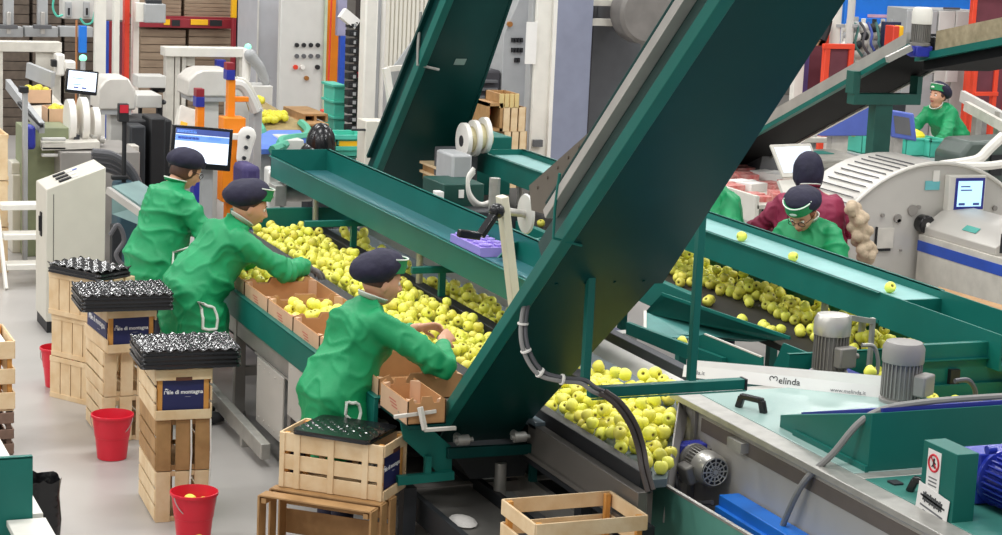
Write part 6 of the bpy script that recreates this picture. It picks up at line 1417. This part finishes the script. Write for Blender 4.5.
red_frame('orange-red guard frame right of the white cabinets', 974, 50, 999, 96, 22.2, 4, PLUM)
red_frame('tall red guard frame at the upper right corner', 969, -8, 1012, 120, 23.0, 4, PLUM)
t, _ = one('sheet_partition', 'dark red and violet panel left of the orange-red guard frame', 'panel', 806, 46, 824, 120, 22, .1, PLUM, .006, True); B(t, 'violet_edge', 803, 50, 808, 110, 21.95, .1, mat('violet_steel', '5a4a80', .5), .004, True); B(t, 'white_edge', 794, 60, 803, 110, 21.9, .1, WHITE, .004, True); B(t, 'ochre_corner', 818, 38, 826, 46, 22, .1, mat('tan_panel'), .004)
t = T_('red_hood', 'red hood corner behind the top of the big elevator', 'hood', 828, 22); part('sheet', MB().prism([at(818, 46, Y=22), at(836, 10, Y=22), at(836, 46, Y=22)], (0, .1, 0)), REDO, t); part('handle', MB().tube([at(822, 40, Y=21.9), at(826, 30, Y=21.9), at(828, 20, Y=21.9)], .06), BLACK, t); part('leg', MB().box(at(834, 46, Y=22).x - .1, at(834, 46, Y=22).x, 22, 22.1, 0, at(834, 46, Y=22).z), REDO, t)
t = T_('roller_track', 'grey roller track behind the leaning woman at the right edge', 'conveyor', 985, 20.2)
part('rail', MB().bar(at(962, 96, Y=21.2), at(1010, 122, Y=20.0), .06, .14), GREYC, t); part('rail', MB().bar(at(966, 106, Y=20.9), at(1010, 130, Y=19.7), .06, .12), WHITED, t); B(t, 'leg', 976, 100, 982, 150, 20.8, .1, GALV, .004, True); B(t, 'leg', 998, 112, 1003, 150, 20.2, .1, GALV, .004, True)
t, _ = one('red_yellow_cups', 'small red and yellow parts on a ledge above the inclined conveyor', 'parts', 893, 26, 899, 50, 22, .2, REDP, .01, True); B(t, 'yellow_cup', 899, 26, 904, 40, 22, .15, YELLOWP, .02); B(t, 'dark_back', 884, 22, 900, 60, 22.35, .1, mat('navy_steel'), .004, True)
t, _ = one('dark_machine_base', 'dark base with cables under the inclined conveyor support', 'machine', 868, 100, 905, 150, 19.5, .5, DARK, .02, True); B(t, 'white_part', 868, 94, 878, 101, 19.4, .3, PLATEW, .02)
t, _ = one('sheet_partition', 'pale blue sheet left of the hopper, beside the big elevator', 'panel', 740, 140, 752, 162, 18.8, .05, BLUEM, .006); B(t, 'leg', 744, 160, 747, 190, 18.82, .05, GALV, 0, True)
t = T_('packing_shelf', 'far packing shelf with red, white and blue packs under the inclined conveyor', 'shelf', 785, 20); B(t, 'board', 745, 138, 862, 143, 20, .8, WHITED, .006); B(t, 'leg', 750, 143, 754, 170, 20.1, .08, GREYP, .003, True); B(t, 'leg', 812, 125, 816, 170, 20.1, .08, GREYP, .003, True); B(t, 'leg', 855, 143, 859, 165, 20.1, .08, GREYP, .003, True)
for k in range(11):
    u = 768 + 9 * k; one('carton_pack', ('red and white pack on the far packing shelf', 'tan pack on the far packing shelf', 'white and blue pack on the far packing shelf')[k % 3], 'pack', u, 131 + (k % 3), u + 8, 138.5, 20.1 + .1 * (k % 2), .3, (PINK, WOODL, mat('white_blue_print', 'c8c8d8', .5, col2='7a80c0', scale=18))[k % 3], .004, group=('red packs on the far shelf', 'tan packs on the far shelf', 'white packs on the far shelf')[k % 3])

# ------------------------------------------------------------------ apples
def apple_material():
    m = mat('golden_apple_skin', 'faf26a', .4, col2='e4e25a', scale=18, rnd_obj=.10)
    nt = m.node_tree; N, L = nt.nodes, nt.links; bs = N['Principled BSDF']; src = bs.inputs['Base Color'].links[0].from_socket
    tc = N.new('ShaderNodeTexCoord'); sx = N.new('ShaderNodeVectorMath'); sx.operation = 'MULTIPLY'; sx.inputs[1].default_value = (1, 1, 0)
    ln_ = N.new('ShaderNodeVectorMath'); ln_.operation = 'LENGTH'; L.new(tc.outputs['Object'], sx.inputs[0]); L.new(sx.outputs['Vector'], ln_.inputs[0])
    mr = N.new('ShaderNodeMapRange'); mr.inputs['From Min'].default_value = .004; mr.inputs['From Max'].default_value = .013; mr.inputs['To Min'].default_value = 1; mr.inputs['To Max'].default_value = 0
    L.new(ln_.outputs['Value'], mr.inputs['Value']); mx = N.new('ShaderNodeMix'); mx.data_type = 'RGBA'; L.new(mr.outputs['Result'], mx.inputs['Factor']); L.new(src, mx.inputs['A']); mx.inputs['B'].default_value = lin('6a5a1e'); L.new(mx.outputs['Result'], bs.inputs['Base Color'])
    return m
APM = apple_material(); STEM = mat('apple_stem', '5a4220', .7)
APS = mat('golden_apple_skin_massed', 'faf26a', .4, col2='e4e25a', scale=14)
AR = .0365
def apple_mb(seed):
    rs = random.Random(seed); k = 1 + rs.uniform(-.05, .06); prof = []
    for r_, z in ((.0, -.66), (.10, -.72), (.26, -.84), (.45, -.86), (.68, -.70), (.88, -.36), (.985, .02), (.97, .34), (.84, .64), (.62, .82), (.40, .86), (.22, .76), (.10, .60), (.0, .52)): prof.append((r_ * AR, z * AR * k))
    m = MB().lathe(prof, n=18, caps=False)
    for i, p in enumerate(m.v):
        a = math.atan2(p.y, p.x); q = 1 + .022 * math.cos(5 * a + seed) * (-p.z / AR if p.z < 0 else .2) + .03 * math.cos(a + seed); m.v[i] = V((p.x * q, p.y * q, p.z))
    m.tube([(0, 0, .5 * AR), (.001, 0, .8 * AR), (.004, .002, 1.06 * AR)], .0014, 5, 1)
    return m
AMESH = [apple_mb(s).mesh('apple', [APM, STEM], 60) for s in range(4)]
APPLES = []      # (position, label, group)
def pile(inside, x0, x1, y0, y1, z, n, label, group, bias=None, seed=1, tries=14, zmax=9):
    """drop apples one by one, each into the lowest of a few spots it is offered"""
    rs = random.Random(seed); G = {}; D = 2 * AR * 1.005; out = []
    for _ in range(n):
        best = None
        for _t in range(tries):
            x, y = rs.uniform(x0, x1), rs.uniform(y0, y1)
            if not inside(x, y): continue
            h = z + AR * .9; gx, gy = int(x / D), int(y / D)
            for i in (-1, 0, 1):
                for j in (-1, 0, 1):
                    for q in G.get((gx + i, gy + j), ()):
                        d2 = (q[0] - x) ** 2 + (q[1] - y) ** 2
                        if d2 < D * D: h = max(h, q[2] + math.sqrt(D * D - d2))
            c = h + (bias(x, y) if bias else 0) + rs.uniform(0, .004)
            if best is None or c < best[0]: best = (c, x, y, h)
        if best is None or best[3] > z + zmax: continue
        p = best[1:]; G.setdefault((int(p[0] / D), int(p[1] / D)), []).append(p); out.append(p)
    for p in out: APPLES.append((p, label, group))
def rect(*a): return lambda x, y: True
def lower(x, y):
    lim = 4.36 + (y - 8.2) / (9.02 - 8.2) * .42 if y < 9.02 else (4.78 if y < 9.45 else 5.08)
    return x < lim
pile(lower, 4.31, 5.08, 8.28, 9.75, .80, 150, 'yellow-green apple on the belt between the big elevator and the washer', 'apples right of the big elevator', lambda x, y: max(0, 8.85 - y) * .16 + max(0, x - 4.55 - (y - 8.2) * .3) * .1, 2, 14, .16)
pile(rect(), 4.20, 4.645, 9.85, 15.15, .80, 400, 'yellow-green apple on the left lane of the left sorting line', 'apples on the left sorting lane', lambda x, y: (x - 4.2) * .012, 3, 12, .14)
pile(lambda x, y: noise.noise(V((y * 1.1, 3, 0))) > -.25 + (x - 4.8) * 1.6, 4.81, 5.11, 9.9, 14.9, .80, 125, 'yellow-green apple on the narrow right lane of the left sorting line', 'apples on the narrow right lane', lambda x, y: (x - 4.8) * .1, 4, 12, .1)
pile(lambda x, y: x > 6.74 or noise.noise(V((x * 3, y * 2.2, 1))) > .12, 6.41, 7.10, 9.35, 14.0, .84, 300, 'yellow apple on the brush belt under the feed trough', 'apples on the right sorting line', lambda x, y: (7.1 - x) * .07, 5, 10, .17)
pile(rect(), 6.11, 7.2, 8.27, 8.77, .82, 170, 'yellow apple in the green pocket behind the drive guard', 'apples in the pocket', None, 6, 12, .3)
pile(rect(), 3.48, 3.84, 11.46, 11.88, .848, 42, 'yellow apple in the filled carton on the packing ledge', 'apples in the filled carton', None, 7, 12, .12)
pile(rect(), 3.48, 3.84, 12.59, 12.99, .848, 46, 'yellow apple in the carton behind the gloved worker', 'apples in the rear carton', None, 8, 12, .14)
pile(lambda x, y: (x - 2.54) ** 2 + (y - 10.23) ** 2 < .068 ** 2, 2.47, 2.61, 10.16, 10.3, .012, 12, 'yellow apple in the nearest red bucket', 'apples in the bucket', None, 9, 12, .26)
for u, v, z, lb in ((742, 236, 1.25, 'apple on the feed trough close to the right post of the gantry'), (793, 256, 1.25, 'apple on the feed trough in front of the woman bent over it'), (890, 287, 1.25, 'apple farther down the feed trough, before the belt end'), (972, 316, 1.13, 'apple in the deep green end of the feed trough'),
                    (682, 341, .835, 'lone apple at the foot of the teal transfer tray'), (870, 371, 1.0, 'lone apple beside the vertical motor with silver cowl'), (541, 223, .84, 'ripe apple on the right sorting belt behind the grey disc')):
    c = at(u, v, Z=z + AR); APPLES.append(((c.x, c.y, z + AR * .9), 'yellow ' + lb, None))
APPLES.append(((3.62, 11.25, .848 + AR * .9), 'yellow lone apple in the carton behind the nearest woman', None))
bpy.context.view_layer.update(); DG = bpy.context.evaluated_depsgraph_get()
SCR = []
for p, lb, gr in APPLES:
    d = V(p) - EYE; z = d.dot(CF); SCR.append((d.dot(CR) / z * FPX, d.dot(CU) / z * FPX, d.length, AR * FPX / z))
def shows(i):
    x, y, l, r_ = SCR[i]
    if not (-501 < x < 501 and -267 < y < 267): return 0
    n = 0
    for ox, oy in ((0, .55), (-.5, 0), (.5, 0), (0, 0), (0, -.4)):
        q = V(APPLES[i][0]) + CR * (ox * AR) + CU * (oy * AR); d = q - EYE; ln2 = d.length
        if any(j != i and c[2] < l and abs(c[0] - x - ox * r_) < r_ and (c[0] - x - ox * r_) ** 2 + (c[1] - y - oy * r_) ** 2 < c[3] ** 2 * .9 for j, c in enumerate(SCR)): continue
        if SC.ray_cast(DG, EYE, d / ln2, distance=ln2 - AR)[0]: continue
        n += 1
    return n
SEEN = [shows(i) for i in range(len(APPLES))]
ORD = sorted(range(len(APPLES)), key=lambda i: (SEEN[i] < 2, SCR[i][2]))
APPLES = [APPLES[i] for i in ORD]
rs = random.Random(21); m = MB(); seen = 0
def rot_rand():
    return Matrix.Rotation(rs.uniform(0, 6.28), 3, 'Z') @ Matrix.Rotation(rs.uniform(-1.9, 1.9), 3, 'X') @ Matrix.Rotation(rs.uniform(0, 6.28), 3, 'Z')
loose = [q for q in APPLES if q[2] is None]; rest = [q for q in APPLES if q[2] is not None]
SP = [apple_mb(s) for s in range(3)]
for i, (p, lb, gr) in enumerate(loose + rest):
    if i < 300:
        o = bpy.data.objects.new('apple', AMESH[i % 4]); COL.objects.link(o); o.location = p; o.rotation_euler = rot_rand().to_euler(); s_ = rs.uniform(.92, 1.04); o.scale = (s_, s_, s_)
        setp(o, lb, 'apple', gr)
    else:
        T = Matrix.Translation(V(p)) @ rot_rand().to_4x4(); q = SP[i % 3]; k = MB(); k.v = [T @ v for v in q.v]; k.f = q.f; k.m = q.m; m.merge(k)
setp(part('apples', m, [APS, STEM], None, True, 0, 60), 'yellow apples massed farther up both sorting lines and low in the heaps', 'apples', kind='stuff')

SC.view_settings.view_transform = 'Standard'; SC.view_settings.look = 'None'; SC.view_settings.exposure = .16; SC.view_settings.gamma = 1; SC.view_settings.use_curve_mapping = False
